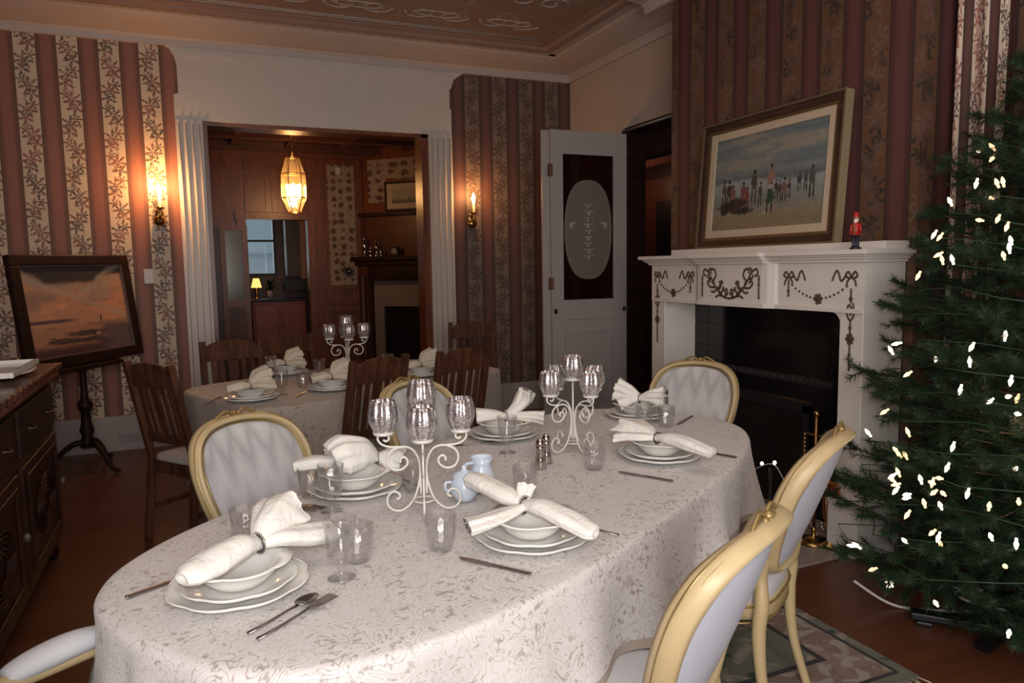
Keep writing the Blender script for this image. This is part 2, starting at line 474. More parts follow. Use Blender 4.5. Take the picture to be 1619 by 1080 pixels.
# white header board above the opening with stepped corners, and fluted casings
M_xz = Matrix.Translation((0, YB - .022, 0)) @ Matrix(((1, 0, 0, 0), (0, 0, 1, 0), (0, 1, 0, 0), (0, 0, 0, 1)))
poly = [(-.13, 3.28), (-.075, 3.245), (-.045, 3.19), (-.03, 3.12), (-.03, 2.90), (-.065, 2.89), (-.065, 2.69), (OX0, OZ), (OX1, OZ), (2.31, 2.69), (2.31, 2.93), (2.295, 2.93), (2.295, 3.11), (2.315, 3.12), (2.34, 3.2), (2.40, 3.245), (2.455, 3.275)]
c = MB().extrude(poly, .022, M_xz)
c.box(-.02, 2.28, YB - .034, YB - .02, 3.20, 3.225)
struct(c.build('trim_4', M_white))
def casing(x0, x1, z1):
    c = MB().box(x0, x1, YB - .03, YB, 0, z1)
    n = 4; wd = (x1 - x0)
    for k in range(n):
        xx = x0 + wd * (k + .5) / n
        c.sweep([(xx, YB - .028, .28), (xx, YB - .028, z1 - .03)], wd / n * .42, .0028, n=8)
    c.box(x0 - .012, x1 + .012, YB - .045, YB, 0, .27)
    return c
struct(casing(-.065, OX0, 2.69).build('trim_5', M_trim)); struct(casing(OX1, 2.31, 2.69).build('trim_6', M_trim))
# reddish wooden lining of the opening
c = MB().box(OX0 - .001, OX0 + .035, YB + .0, YB + .24, 0, OZ).box(OX1 - .06, OX1 + .001, YB + .01, YB + .24, 0, OZ).box(OX0, OX1, YB + .01, YB + .24, OZ - .03, OZ + .001)
struct(c.build('trim_7', M_panelwood))
# baseboards
def bb(name, boxes):
    c = MB()
    for b in boxes:
        x0, x1, y0, y1 = b; c.box(x0, x1, y0, y1, 0, .25)
        d = .008; c.box(x0 + (d if x1 - x0 < .1 else 0), x1, y0 + (d if y1 - y0 < .1 else 0), y1, .25, .285)
    o = struct(c.build(name, M_grey)); return o
bb('baseboard_back', [(XL, -.08, YB - .03, YB)]); bb('baseboard_back_right', [(2.325, XA, YB - .03, YB)])
bb('baseboard_alcove', [(XA - .03, XA, DY1 + .1, YB - .03)])
# right alcove doorway: dark lining and a room behind
c = MB().box(XA - .012, XA + .21, DY1 - .02, DY1 + .04, 0, DZ).box(XA - .010, XA + .21, DY0 + .02, DY1 - .02, DZ - .02, DZ + .02).box(XA - .012, XA + .21, DY0 - .04, DY0 + .02, 0, DZ)
struct(c.build('door_1', M_dkwood))
c = MB().box(XA - .02, XA, DY0 - .12, DY1 + .10, DZ + .02, DZ + .10).box(XA - .019, XA, DY1 + .03, DY1 + .10, 0, DZ + .02)
struct(c.build('trim_8', M_plaster))
c = MB().sweep([(XA - .02, DY0 - .1, DZ - .004), (XA - .02, DY1 + .0, DZ - .004)], .010, n=6); struct(c.build('trim_9', M_grey))
# hall behind: dark panelling and an inner door frame
struct(MB().box(5.25, 5.35, 4.2, 11, 0, 3.4).box(XA + .2, 5.3, 11, 11.1, 0, 3.4).build('wall_hall', M_dkwood))
struct(MB().box(XA + .2, 5.3, 4.2, 4.3, 0, 3.4).build('wall_hall_near', M_dkwood))
struct(MB().box(XA + .2, 5.3, 3.2, 11, 3.4, 3.5).build('ceiling_hall', M_dkwood))
t = thing('inner_door_frame', (5.2, 7.5, 0), 'dark wooden door frame with a reddish lit head seen through the side doorway', 'door frame')
MB().box(-.06, 0, -1.2, .42, 2.48, 2.62).build('head_rail', M_dkwood, t)
MB().box(-.10, .0, -1.2, .38, 2.62, 2.70).build('crown_strip', M_panelwood, t)
MB().box(-.05, 0, .28, .42, 0, 2.48).build('side_post', M_dkwood, t)
MB().sweep([(-.06, .34, 1.3), (-.06, .34, 2.3)], .02, n=8).build('turned_strip', M_panelwood, t)
MB().box(-.03, .01, -1.2, .28, 0, 2.48).build('red_panel', M_panelwood2, t)
MB().box(-.05, -.02, -1.2, -.02, 1.0, 2.2).build('dark_inset', M_soot, t)

# ------------------------------------------------------------------ room beyond the opening
W2 = M_panelwood
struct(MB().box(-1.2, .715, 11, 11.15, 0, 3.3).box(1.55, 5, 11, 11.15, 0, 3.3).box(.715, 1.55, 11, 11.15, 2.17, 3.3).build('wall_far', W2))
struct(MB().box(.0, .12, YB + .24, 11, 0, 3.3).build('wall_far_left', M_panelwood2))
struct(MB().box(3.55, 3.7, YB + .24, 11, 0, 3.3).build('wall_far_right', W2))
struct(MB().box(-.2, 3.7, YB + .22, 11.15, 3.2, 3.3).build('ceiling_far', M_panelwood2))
c = MB()
for yy in (8.2, 9.0, 9.9, 10.8): c.box(.1, 3.6, yy - .06, yy + .06, 3.10, 3.2)
for xx in (.6, 1.3, 2.0, 2.9): c.box(xx - .05, xx + .05, 7.0, 11, 3.13, 3.2)
struct(c.build('trim_10', M_panelwood2))
# panelling relief on the far wall
c = MB()
def frame_rect(c, x0, x1, z0, z1, y, w=.05, d=.03):
    c.box(x0, x1, y - d, y, z1 - w, z1).box(x0, x1, y - d, y, z0, z0 + w).box(x0, x0 + w, y - d, y, z0 + w, z1 - w).box(x1 - w, x1, y - d, y, z0 + w, z1 - w)
frame_rect(c, .72, 1.05, 2.27, 2.80, 11); frame_rect(c, 1.08, 1.50, 2.27, 2.80, 11); frame_rect(c, .72, 1.50, 2.84, 3.08, 11)
frame_rect(c, 1.82, 2.30, .95, 1.20, 11, .04); frame_rect(c, 1.82, 2.30, .15, .88, 11, .05)
c.box(.60, .715, 10.94, 11, 0, 2.25).box(1.55, 1.66, 10.94, 11, 0, 2.25).box(.58, 1.68, 10.93, 11, 2.17, 2.26)
c.box(1.66, 1.80, 10.97, 11, 0, 3.1).box(.3, 2.4, 10.95, 11, 3.05, 3.13).box(2.28, 2.36, 10.96, 11, 0, 3.1)
struct(c.build('trim_11', W2))
def rosewall():
    M = Mat('rose_wallpaper', .6, 0, .3); x, y, z, o = M.pos()
    q = M.vec(x + y * .2, 0., z); vo = M.t.nodes.new('ShaderNodeTexVoronoi'); M.t.links.new(q, vo.inputs[0]); vo.inputs['Scale'].default_value = 8.5; vo.inputs['Randomness'].default_value = .35
    d = V(M.t, vo.outputs['Distance']); n = M.noise(o, 22., 3.); n1 = M.noise(o, 7., 2., .5, 1.)
    c = M.mix(((.40 - d + (n - .5) * .5) * 9.).clamp(), (.32, .25, .19), (.10, .05, .04))
    ln = ((n1 * 8.).fract() - .5).abs().lt(.12); c = M.mix(ln * .5, c, (.12, .07, .05)); M.color(c); return M.m
M_rose = rosewall()
struct(MB().box(1.86, 2.25, 10.985, 11, 1.22, 2.97).build('trim_12', M_rose)); bpy.data.objects['trim_12']['label'] = 'panel of rose patterned wallpaper on the far wall'
# open panelled door at the left of the far doorway
t = thing('panelled_door', (.36, 10.9, 0), 'reddish brown door with a tall glass pane beside the far doorway', 'door', 0)
c = MB(); frame_rect(c, 0, .36, .12, 2.08, 0, .07, .05); c.box(.07, .29, -.048, -.002, .95, 1.05); c.build('door_frame', M_panelwood, t)
MB().box(.07, .29, -.03, -.01, .19, .95).build('lower_panel', M_panelwood2, t)
MB().box(.07, .29, -.025, -.015, 1.05, 2.01).build('glass_pane', plain('grey_mirror_glass', (.10, .11, .12), .15), t)
# corner chimney breast at 45 degrees with mantel
A = Matrix.Translation((2.35, 11, 0)) @ Matrix.Rotation(-PI / 4, 4, 'Z')   # local x runs along the face, -y faces the room
def cm(): return MB()
c = cm().box(0, 1.7, 0, .1, 0, 3.3).xf(A); struct(c.build('wall_far_chimney', W2))
c = cm().box(.13, 1.3, -.012, 0, 2.75, 3.04).box(.13, .43, -.012, 0, 2.42, 2.75).xf(A); struct(c.build('trim_13', M_rose))
t = thing('corner_mantelpiece', (2.35, 11, 0), 'dark wooden overmantel fireplace across the corner of the far room', 'fireplace', -PI / 4)
MB().box(-.05, 1.4, -.28, 0, 1.57, 1.63).box(0, 1.4, -.24, 0, 1.50, 1.57).build('mantel_shelf', M_dkwood, t, bevel=.01)
MB().box(.0, 1.4, -.10, 0, 2.22, 2.27).build('upper_shelf', M_dkwood, t)
MB().box(.0, .08, -.05, 0, 1.63, 2.22).box(.08, 1.4, -.02, 0, 1.63, 2.22).build('overmantel_panel', M_panelwood2, t)
for k in range(2):
    c = MB().box(.04 + 1.16 * k, .20 + 1.16 * k, -.2, 0, 0, 1.5); c.lathe([(.05, .1), (.06, .2), (.045, .4), (.05, 1.2), (.065, 1.35)], 14, (.12 + 1.16 * k, -.22, 0)); c.build('column', M_panelwood2, t)
MB().box(.22, 1.2, -.08, 0, .9, 1.27).box(.22, .38, -.08, 0, 0, .9).box(1.0, 1.2, -.08, 0, 0, .9).build('stone_surround', plain('grey_stone', (.20, .16, .13), .5), t)
MB().box(.38, 1.0, -.05, -.0, 0, .9).build('firebox', M_soot, t)
MB().box(.2, 1.2, -.21, -.08, 1.30, 1.5).build('frieze', M_dkwood, t)
t = thing('framed_landscape_print', tuple(A @ Vector((.47, -.03, 2.31))), 'small framed landscape print in pale mount above the far corner mantel', 'picture', -PI / 4)
c = MB(); 
c.box(0, .62, -.02, 0, 0, .36); c.build('mount', plain('cream_mount', (.38, .30, .22), .6), t)
c = MB(); c.box(-.03, .65, -.035, 0, .36, .39).box(-.03, .65, -.035, 0, -.03, 0).box(-.03, 0, -.035, 0, 0, .36).box(.62, .65, -.035, 0, 0, .36); c.build('frame', M_dkwood, t)
def printmat():
    M = Mat('landscape_print', .5); x, y, z, o = M.pos(True); n = M.noise(o, 14., 3.)
    M.color(M.mix(((z - .17 + n * .12) * 18.).clamp(), (.05, .055, .035), (.25, .22, .15))); return M.m
MB().box(.09, .53, -.024, -.018, .08, .28).build('picture', printmat(), t)
# ornaments on that mantel
random.seed(3)
for k, (s, h, lab) in enumerate([(.12, .30, 'tall silver figurine at the left end of the far mantel'), (.22, .14, 'small silver cup second from the left on the far mantel'), (.32, .26, 'glass decanter with stopper on the far mantel'), (.40, .12, 'short silver pot right of the decanter on the far mantel')]):
    p = A @ Vector((s, -.14, 1.63)); t = thing(['silver_figurine', 'silver_cup', 'glass_decanter', 'silver_pot'][k], tuple(p), lab, ['figurine', 'cup', 'decanter', 'pot'][k], group='ornaments on the far mantel')
    MB().lathe([(.0, 0), (.04, 0), (.035, .02), (.012, .04), (.03, h * .35), (.042, h * .5), (.03, h * .68), (.012, h * .75)], 12).build('body', M_silver, t)
    MB().lathe([(.012, h * .75), (.024, h * .85), (.018, h * .95), (0, h)], 12).build('top', M_silver, t)
p = A @ Vector((.62, -.12, 1.63)); t = thing('mantel_clock', tuple(p), 'small pale clock on the far corner mantel', 'clock', -PI / 4)
MB().box(-.07, .07, -.03, .03, 0, .14).build('case', M_dkwood, t, bevel=.01); MB().lathe([(.05, 0), (.05, .008), (0, .008)], 20).xf(Matrix.Translation((0, -.03, .07)) @ Matrix.Rotation(PI / 2, 4, 'X')).build('dial', M_tile, t)
# wall vase on the rose wallpaper
t = thing('wall_ornament', (2.12, 10.97, 1.42), 'small dark spiky ornament hung on the rose wallpaper strip', 'ornament')
c = MB()
for k in range(9):
    a = k * 2 * PI / 9; c.sweep([(0, 0, 0), (.06 * math.cos(a), -.03, .06 * math.sin(a)), (.10 * math.cos(a + .3), -.02, .10 * math.sin(a + .3))], [.014, .010, .003], n=6)
c.build('leaves', M_soot, t); MB().ell((0, -.04, 0), (.025, .02, .025)).build('centre', M_silver, t)
tag(MB().box(1.98, 2.05, 10.96, 10.985, 2.83, 2.93).build('door_chime', M_trim), 'small cream box high on the rose wallpaper strip', 'chime')
# lantern chandelier
LX, LY = 1.20, 9.5
t = thing('lantern_chandelier', (LX, LY, 0), 'glowing brass lantern with glass sides hanging in the far room', 'chandelier')
MB().lathe([(0, 3.20), (.16, 3.20), (.17, 3.18), (.10, 3.165), (0, 3.16)], 28).build('ceiling_disc', plain('glow_tinted_disc', (.75, .62, .42), .5), t)  # pale disc above the lantern, the glow put into its colour
MB().sweep([(0, 0, 3.17), (0, 0, 2.83)], .008, n=8).build('chain', M_brass, t)
prof = [(.085, 2.83), (.148, 2.63), (.152, 2.50), (.150, 2.34), (.080, 2.16)]
c = MB(); c.lathe(prof, 6, smooth=False); c.build('glass_panels', glass('amber_bevelled_glass', (1, .93, .78), .14, .10, .08, (1, .85, .55)), t)
c = MB()
for k in range(6):
    a = 2 * PI * k / 6; c.sweep([(r * math.cos(a), r * math.sin(a), z) for r, z in prof], .006, n=6)
for r, z in ((.087, 2.83), (.150, 2.63), (.152, 2.34), (.08, 2.16)):
    c.sweep([(r * math.cos(2 * PI * k / 6), r * math.sin(2 * PI * k / 6), z) for k in range(6)], .007, n=6, closed=True)
c.build('brass_frame', plain('bright_brass', (.75, .48, .20), .25, 1.), t)
for k in range(5):
    a = PI / 4 + PI / 2.5 * k; x, y = .075 * math.cos(a), .075 * math.sin(a)
    MB().lathe([(.0, 2.34), (.012, 2.34), (.012, 2.44)], 10, (x, y, 0)).ell((x, y, 2.475), (.024, .024, .036)).build('candle_bulb', M_bulb, t)
# room past the far doorway: window, red cabinet
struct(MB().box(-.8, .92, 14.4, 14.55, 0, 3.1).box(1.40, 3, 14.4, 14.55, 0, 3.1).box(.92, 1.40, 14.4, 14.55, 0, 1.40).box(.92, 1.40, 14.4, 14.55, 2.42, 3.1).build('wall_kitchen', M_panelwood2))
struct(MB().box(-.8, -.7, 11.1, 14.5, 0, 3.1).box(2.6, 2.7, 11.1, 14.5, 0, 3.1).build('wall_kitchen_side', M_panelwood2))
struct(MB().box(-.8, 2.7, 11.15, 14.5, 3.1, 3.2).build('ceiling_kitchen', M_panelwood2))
t = thing('window_1', (.92, 14.38, 1.40), 'dark framed sash window with grey daylight past the far doorway', 'window'); t['kind'] = 'structure'
c = MB(); c.box(-.04, 0, -.03, .03, -.04, 1.06).box(.48, .52, -.03, .03, -.04, 1.06).box(0, .48, -.03, .03, 1.02, 1.06).box(0, .48, -.03, .03, -.04, 0).box(0, .48, -.02, .02, .58, .62); c.build('window_frame', M_soot, t)
MB().box(0, .48, -.003, .003, 0, 1.02).build('pane', M_glass, t)
t = thing('neighbouring_house', (1.2, 22, 0), 'grey clapboard house seen through the far window', 'house')
MB().box(-2.2, 2.2, 0, 1, 0, 2.0).build('wall', plain('grey_blue_clapboard', (.42, .50, .54), .7, var=.2, scale=3), t)
MB().add([(-2.4, -.2, 1.95), (2.4, -.2, 1.95), (2.4, 1.5, 3.4), (-2.4, 1.5, 3.4)], [(0, 1, 2, 3)], False).build('roof', plain('pale_shingle_roof', (.40, .50, .53), .8, var=.35, scale=30), t, solid=.05)
f = MB().box(-.25, .15, -.03, 0, 1.15, 1.7).build('window', M_trim, t); MB().box(-.2, .10, -.04, -.028, 1.2, 1.65).build('pane', M_soot, f)
t = thing('red_cabinet', (1.25, 13.3, 0), 'red lacquered cabinet with dark top past the far doorway', 'cabinet')
MB().box(-.35, .55, 0, .5, 0, .92).build('body', plain('red_lacquer', (.26, .055, .035), .4), t, bevel=.01)
MB().box(-.38, .58, -.03, .52, .92, .96).build('top', M_soot, t)
for k in range(2):
    d = MB().box(-.31 + .45 * k, .08 + .45 * k, -.02, 0, .08, .85).build('door', plain('red_lacquer_door', (.30, .07, .04), .35), t, bevel=.008)
    MB().ell((.04 + .11 * k, -.035, .5), (.015, .015, .015)).build('knob', M_brass, d)
t = thing('wall_cupboard', (1.62, 13.4, 1.35), 'grey and pinkish wall cupboard beside the far window', 'cupboard')
MB().box(-.1, .14, 0, .3, 0, 1.2).build('side', plain('brown_grey_cupboard', (.07, .05, .04), .5), t); MB().box(.14, .36, 0, .3, -.05, 1.2).build('door', plain('terracotta_cupboard', (.32, .15, .10), .5), t)
MB().box(-.15, .5, -.05, .35, -.25, -.06).build('dark_shelf', M_soot, t)
t = thing('table_lamp', (1.0, 13.5, .96), 'small gilt lamp with amber shade on the red cabinet', 'lamp')
MB().lathe([(.0, 0), (.06, 0), (.05, .02), (.015, .04), (.03, .12), (.012, .2), (.01, .26)], 16).build('base', M_brass, t)
MB().lathe([(.09, .2), (.05, .36)], 16).build('lamp_shade', Mat('lit_amber_shade', .5).color((.8, .4, .1)).emit((1, .55, .15), 1.6).m, t)
t = thing('leafy_arrangement', (1.22, 13.45, .96), 'small arrangement of leaves on the red cabinet below the far window', 'plant')
MB().lathe([(0, 0), (.04, 0), (.05, .1), (.03, .15)], 12).build('vase', M_trim, t)
c = MB(); random.seed(5)
for k in range(26):
    a = random.uniform(0, 6.28); r = random.uniform(.05, .16); z = random.uniform(.15, .38)
    c.sweep([(0, 0, .14), (r * .6 * math.cos(a), r * .6 * math.sin(a), z), (r * math.cos(a), r * math.sin(a), z + .02)], [.004, .018, .003], [.002, .004, .002], n=5)
c.build('foliage', M_needle, t)

# ------------------------------------------------------------------ bifold door
t = thing('bifold_door', (XA, 5.69, 0), 'white folded door leaf with etched oval glass standing open by striped wallpaper', 'door')
M_doorglass = glass('brown_tinted_glass', (.46, .36, .31), .05, .02, .05, (.2, .15, .12))
def leaf(x0, x1, y0, y1, gx0, gx1, t):
    c = MB()
    c.box(x0, gx0, y0, y1, .012, 2.60).box(gx1, x1, y0, y1, .012, 2.60).box(gx0, gx1, y0, y1, 2.40, 2.60).box(gx0, gx1, y0, y1, .98, 1.155).box(gx0, gx1, y0, y1, .012, .22)
    c.box(gx0, gx1, y0 + .012, y1 - .012, .22, .98)
    return c.build('door_leaf', M_grey, t, bevel=.004)
l1 = leaf(-.755, -.005, -.035, 0, -.64, -.14, t); l2 = leaf(-.815, -.07, .012, .045, -.70, -.20, t)
for l, y, a, b in ((l1, -.018, -.64, -.14), (l2, .028, -.70, -.20)):
    g = MB().box(a, b, y - .002, y + .002, 1.155, 2.40).build('glass_pane', M_doorglass, l)
    # etched oval (stretched octagon) and its flower
    if l is l1:
        cx, cz = (a + b) / 2, 1.76
        pts = [(cx + .235 * abs(math.cos(k * PI / 24)) ** .8 * (1 if math.cos(k * PI / 24) > 0 else -1), cz + .43 * abs(math.sin(k * PI / 24)) ** .85 * (1 if math.sin(k * PI / 24) > 0 else -1)) for k in range(48)]
        Mx = Matrix.Translation((0, y - .003, 0)) @ Matrix(((1, 0, 0, 0), (0, 0, 1, 0), (0, 1, 0, 0), (0, 0, 0, 1)))
        MB().extrude(pts, .001, Mx).build('etched_oval', glass('frosted_glass', (.55, .50, .42), .02, .55, .3, (.34, .31, .26)), l)
        MB().sweep([(cx + (p[0] - cx) * .93, y - .006, cz + (p[1] - cz) * .95) for p in pts], .003, n=5, closed=True).build('etched_border', glass('clearer_line', (.8, .8, .75), .02, .5, .3, (.45, .43, .38)), l)
        c = MB()
        for k in range(9):
            zz = 1.52 + k * .055
            c.ell((cx + .008 * math.sin(k * 2), y - .006, zz), (.012 + .006 * (k % 2), .002, .022))
            for sg in (-1, 1): c.ell((cx + sg * (.03 + .01 * math.cos(k)), y - .006, zz + .015), (.016, .002, .007))
        for sg in (-1, 1): c.ell((cx + sg * .17, y - .006, 1.80), (.02, .002, .03)); c.ell((cx + sg * .14, y - .006, 1.82), (.015, .002, .012))
        c.build('etched_flowers', glass('pale_etching', (.8, .8, .75), .02, .6, .3, (.55, .53, .48)), l)
for z in (1.30, 2.26, .45):
    MB().box(-.785, -.745, -.045, -.033, z - .05, z + .05).lathe([(.008, z - .055), (.008, z + .055)], 8, (-.762, -.046, 0)).build('hinge', plain('copper_brown_hinge', (.20, .09, .06), .4, .6), t)
for x in (-.73, -.04): MB().ell((x, -.05, 1.06), (.016, .018, .022)).build('knob', M_soot, t)
frame = MB().box(-.63, -.15, -.040, -.036, .86, .875).box(-.63, -.15, -.040, -.036, .25, .265).box(-.63, -.615, -.04, -.036, .265, .86).box(-.165, -.15, -.04, -.036, .265, .86).build('panel_moulding', M_grey, l1)

# ------------------------------------------------------------------ sconces
def sconce(x, label, flip=1):
    t = thing('wall_sconce', (x, YB, 1.87), label, 'sconce')
    MB().ell((0, -.012, .04), (.035, .014, .065)).ell((0, -.040, .0), (.050, .036, .044)).build('backplate', M_brass, t)
    MB().sweep(spline([(0, -.03, .02), (0, -.08, -.01), (.01 * flip, -.12, .03), (.012 * flip, -.12, .09)], 6), .009, n=8).build('arm', M_brass, t)
    c = (.012 * flip, -.12, 0)
    MB().lathe([(.008, .08), (.034, .095), (.036, .10), (.012, .105)], 16, c).build('drip_pan', M_brass, t)
    MB().lathe([(.013, .10), (.013, .19), (0, .19)], 12, c).build('candle_sleeve', plain('cream_candle_sleeve', (.7, .55, .35), .5), t)
    b = MB().lathe([(.008, .19), (.018, .215), (.019, .235), (.010, .265), (.0, .285)], 12, c).build('bulb', M_bulb, t)
    L = bpy.data.lights.new('sconce_light', 'POINT'); L.energy = 17 if flip > 0 else 7; L.color = (1, .46, .16); L.shadow_soft_size = .03
    lo = bpy.data.objects.new('sconce_light', L); COL.objects.link(lo); lo.location = (x + .012 * flip, YB - .16, 2.15)
    return t
sconce(-.225, 'brass candle sconce glowing on the left wallpaper beside the white casing')
sconce(2.49, 'brass candle sconce glowing on the darker wallpaper right of the opening', -1.)
t = thing('light_switch', (-.335, YB, 1.42), 'cream switch plate on the wallpaper right of the easel painting', 'switch'); MB().box(-.035, .035, -.008, 0, -.06, .06).build('plate', M_trim, t, bevel=.003); MB().box(-.006, .006, -.016, -.008, -.014, .014).build('toggle', M_trim, t)
t = thing('wall_outlet', (-.86, YB, .50), 'dim outlet plate low on the wallpaper behind the pedestal', 'outlet'); MB().box(-.035, .035, -.008, 0, -.055, .055).build('plate', plain('tan_plate', (.30, .22, .15), .5), t, bevel=.003); MB().box(-.012, .012, -.011, -.008, .012, .035).box(-.012, .012, -.011, -.008, -.035, -.012).build('sockets', M_dkwood, t)
t = thing('wall_vent', (-.50, YB - .03, .10), 'small grey vent grille in the white baseboard', 'vent'); MB().box(-.13, .13, -.004, 0, -.035, .035).build('grille_plate', plain('vent_grey', (.30, .27, .26), .5), t)
for k in range(6): MB().box(-.12, .12, -.008, -.004, -.03 + k * .011, -.026 + k * .011).build('slat', M_grey, t)

# ------------------------------------------------------------------ mantelpiece
MX = 2.90; t = thing('mantelpiece', (MX, 3.38, 0), 'white painted mantelpiece with dark garland ornaments around a black fireplace', 'fireplace')
o = Vector((MX, 3.38, 0))
def L(c): return c.xf(Matrix.Translation(-o))
PN0, PN1 = 2.51, 2.65; PF0, PF1 = 4.11, 4.26   # near and far pier widths
L(MB().box(MX, XB - .003, PN0 + .001, PN1, .27, 1.205)).build('pier', M_mantel, t, bevel=.004)
L(MB().box(MX, XB - .003, PF0, PF1 - .001, .27, 1.205)).build('pier', M_mantel, t, bevel=.004)
for a, b in ((PN0, PN1), (PF0, PF1)):
    L(MB().box(MX - .025, XB - .002, a - .02, b + .02, 0, .25).box(MX - .035, XB - .002, a - .028, b + .03, .25, .272)).build('plinth', M_mantel, t, bevel=.004)
# frieze: side panels and a shaped centre
for a_, b_ in ((PN0, 3.10), (3.74, PF1)): L(MB().box(MX, XB - .002, a_, b_, 1.20, 1.45)).build('frieze', M_mantel, t)
prof = [(XB - .01, 3.07), (MX, 3.07), (MX - .012, 3.085), (MX - .03, 3.12), (MX - .035, 3.16), (MX - .035, 3.68), (MX - .03, 3.72), (MX - .012, 3.755), (MX, 3.77), (XB - .01, 3.77)]
c = MB().extrude(prof, .25, Matrix.Translation((0, 0, 1.20))); L(c).build('centre_panel', M_mantel, t)
c = MB().box(MX - .012, MX + .02, PN0 + .006, 3.08, 1.201, 1.222).box(MX - .045, MX, 3.13, 3.71, 1.20, 1.222).box(MX - .012, MX + .02, 3.75, PF1 - .05, 1.20, 1.222)
L(c).build('lower_moulding', M_mantel, t)
# rounded inner corners
for yy, sg in ((PN1, 1), (PF0, -1)):
    pts = [(0, 0)] + [(.055 - .055 * math.sin(a), .055 - .055 * math.cos(a)) for a in np.linspace(PI / 2, 0, 8)][::-1]
    pts = [(0, 0), (.055, 0)] + [(.055 - .055 * math.sin(a), -(.055 - .055 * math.cos(a))) for a in np.linspace(0, PI / 2, 7)]
    Mx = Matrix(((0, 0, 1, MX + .003), (sg, 0, 0, yy), (0, 1, 0, 1.20), (0, 0, 0, 1)))
    L(MB().extrude(pts, .05, Mx)).build('corner_fillet', M_mantel, t)
c = MB(); steps = [(.02, 1.445, 1.46), (.035, 1.46, 1.472), (.05, 1.472, 1.482), (.07, 1.482, 1.505)]
for d, z0, z1 in steps:
    c.box(MX - d, XB - .002, PN0 - d * .8, PF1 + d, z0, z1); c.box(MX - d - .035, MX, 3.13 - d * .3, 3.71 + d * .3, z0, z1)
L(c).build('shelf', M_mantel, t, bevel=.003)
L(MB().box(3.0, XB - .002, 2.49, 4.18, 1.505, 1.545)).build('upper_ledge', M_mantel, t, bevel=.004)
# applied ornaments (y, z) drawn on the face x = MX
def orn(paths, r, x=MX, blobs=()):
    c = MB()
    for p in paths: c.sweep([(x - .002, q[0], q[1]) for q in spline([(w_[0], w_[1], 0) for w_ in p], 5)], r, .004, n=6, up=(1, 0, 0))
    for (a, b, s) in blobs: c.ell((x - .002, a, b), (.006, s, s), 8, 6)
    return L(c)
def bow(y, z, s=1., d=1):
    return [[(y, z), (y + .02 * s, z + .025 * s), (y + .035 * s, z + .005 * s), (y + .012 * s, z - .006 * s)],
            [(y, z), (y - .02 * s, z + .025 * s), (y - .035 * s, z + .005 * s), (y - .012 * s, z - .006 * s)],
            [(y, z), (y - .022 * s, z - .02 * s), (y - .028 * s, z - .045 * s)], [(y, z), (y + .022 * s, z - .02 * s), (y + .028 * s, z - .045 * s)]]
def ribbon(y, z, d): return [[(y, z), (y + d * .03, z - .03), (y + d * .045, z + .005), (y + d * .06, z + .02), (y + d * .075, z - .005), (y + d * .085, z - .03)]]
def swag(y0, y1, z, dep):
    bl = []
    for k in range(1, 16):
        u = k / 16; bl.append((y0 + (y1 - y0) * u, z - dep * (1 - (2 * u - 1) ** 2), .0065))
    return bl
for nm, (ya, yb) in enumerate(((2.585, 2.99), (3.83, 4.19))):
    paths = bow(ya, 1.375) + bow(yb, 1.375) + ribbon(ya + .03, 1.385, 1) + ribbon(yb - .03, 1.385, -1)
    for yy in ((yb,) if nm == 0 else (ya,)): paths += [[(yy, 1.36), (yy, 1.27)]]
    bl = swag(ya, yb, 1.35, .085) + [((ya + yb) / 2, 1.262, .022), ((ya + yb) / 2, 1.262, .012)] + [((yb if nm == 0 else ya), 1.30, .010), ((yb if nm == 0 else ya), 1.275, .008)]
    for k in range(6): bl.append(((ya + yb) / 2 + .02 * math.cos(k), 1.262 + .02 * math.sin(k), .010))
    orn(paths, .0055, MX, bl).build('garland_ornament', M_gilt_dk, t)
# centre cresting of acanthus scrolls
paths = []; bl = []; yc = 3.42
for sg in (-1, 1):
    paths += [[(yc + sg * .11, 1.30), (yc + sg * .135, 1.28), (yc + sg * .16, 1.285)], [(yc + sg * .165, 1.36), (yc + sg * .19, 1.365), (yc + sg * .2, 1.385)], [(yc + sg * .19, 1.40), (yc + sg * .17, 1.425)], [(yc + sg * .045, 1.25), (yc + sg * .02, 1.27), (yc + sg * .015, 1.295), (yc + sg * .03, 1.30)], [(yc + sg * .08, 1.275), (yc + sg * .055, 1.29), (yc + sg * .05, 1.315)]]
    paths += [[(yc, 1.245), (yc + sg * .05, 1.255), (yc + sg * .10, 1.29), (yc + sg * .15, 1.345), (yc + sg * .19, 1.40), (yc + sg * .225, 1.415), (yc + sg * .235, 1.39), (yc + sg * .215, 1.375)],
              [(yc + sg * .10, 1.29), (yc + sg * .07, 1.32), (yc + sg * .085, 1.345)], [(yc + sg * .12, 1.31), (yc + sg * .17, 1.31), (yc + sg * .195, 1.335), (yc + sg * .18, 1.35), (yc + sg * .17, 1.335)],
              [(yc + sg * .15, 1.345), (yc + sg * .12, 1.375), (yc + sg * .13, 1.41), (yc + sg * .16, 1.415), (yc + sg * .165, 1.39)], [(yc + sg * .03, 1.25), (yc + sg * .035, 1.29), (yc + sg * .06, 1.30)],
              [(yc + sg * .055, 1.257), (yc + sg * .09, 1.262), (yc + sg * .12, 1.25)], [(yc + sg * .245, 1.38), (yc + sg * .245, 1.25)],
              [(yc + sg * .06, 1.26), (yc + sg * .09, 1.29), (yc + sg * .07, 1.345), (yc + sg * .055, 1.33)]]
    bl += [(yc + sg * .245, 1.36, .008), (yc + sg * .245, 1.33, .009), (yc + sg * .245, 1.29, .007), (yc + sg * .015, 1.275, .010), (yc + sg * .10, 1.30, .014), (yc + sg * .14, 1.335, .012)]
orn(paths, .0065, MX - .035, bl).build('scroll_ornament', M_gilt_dk, t)
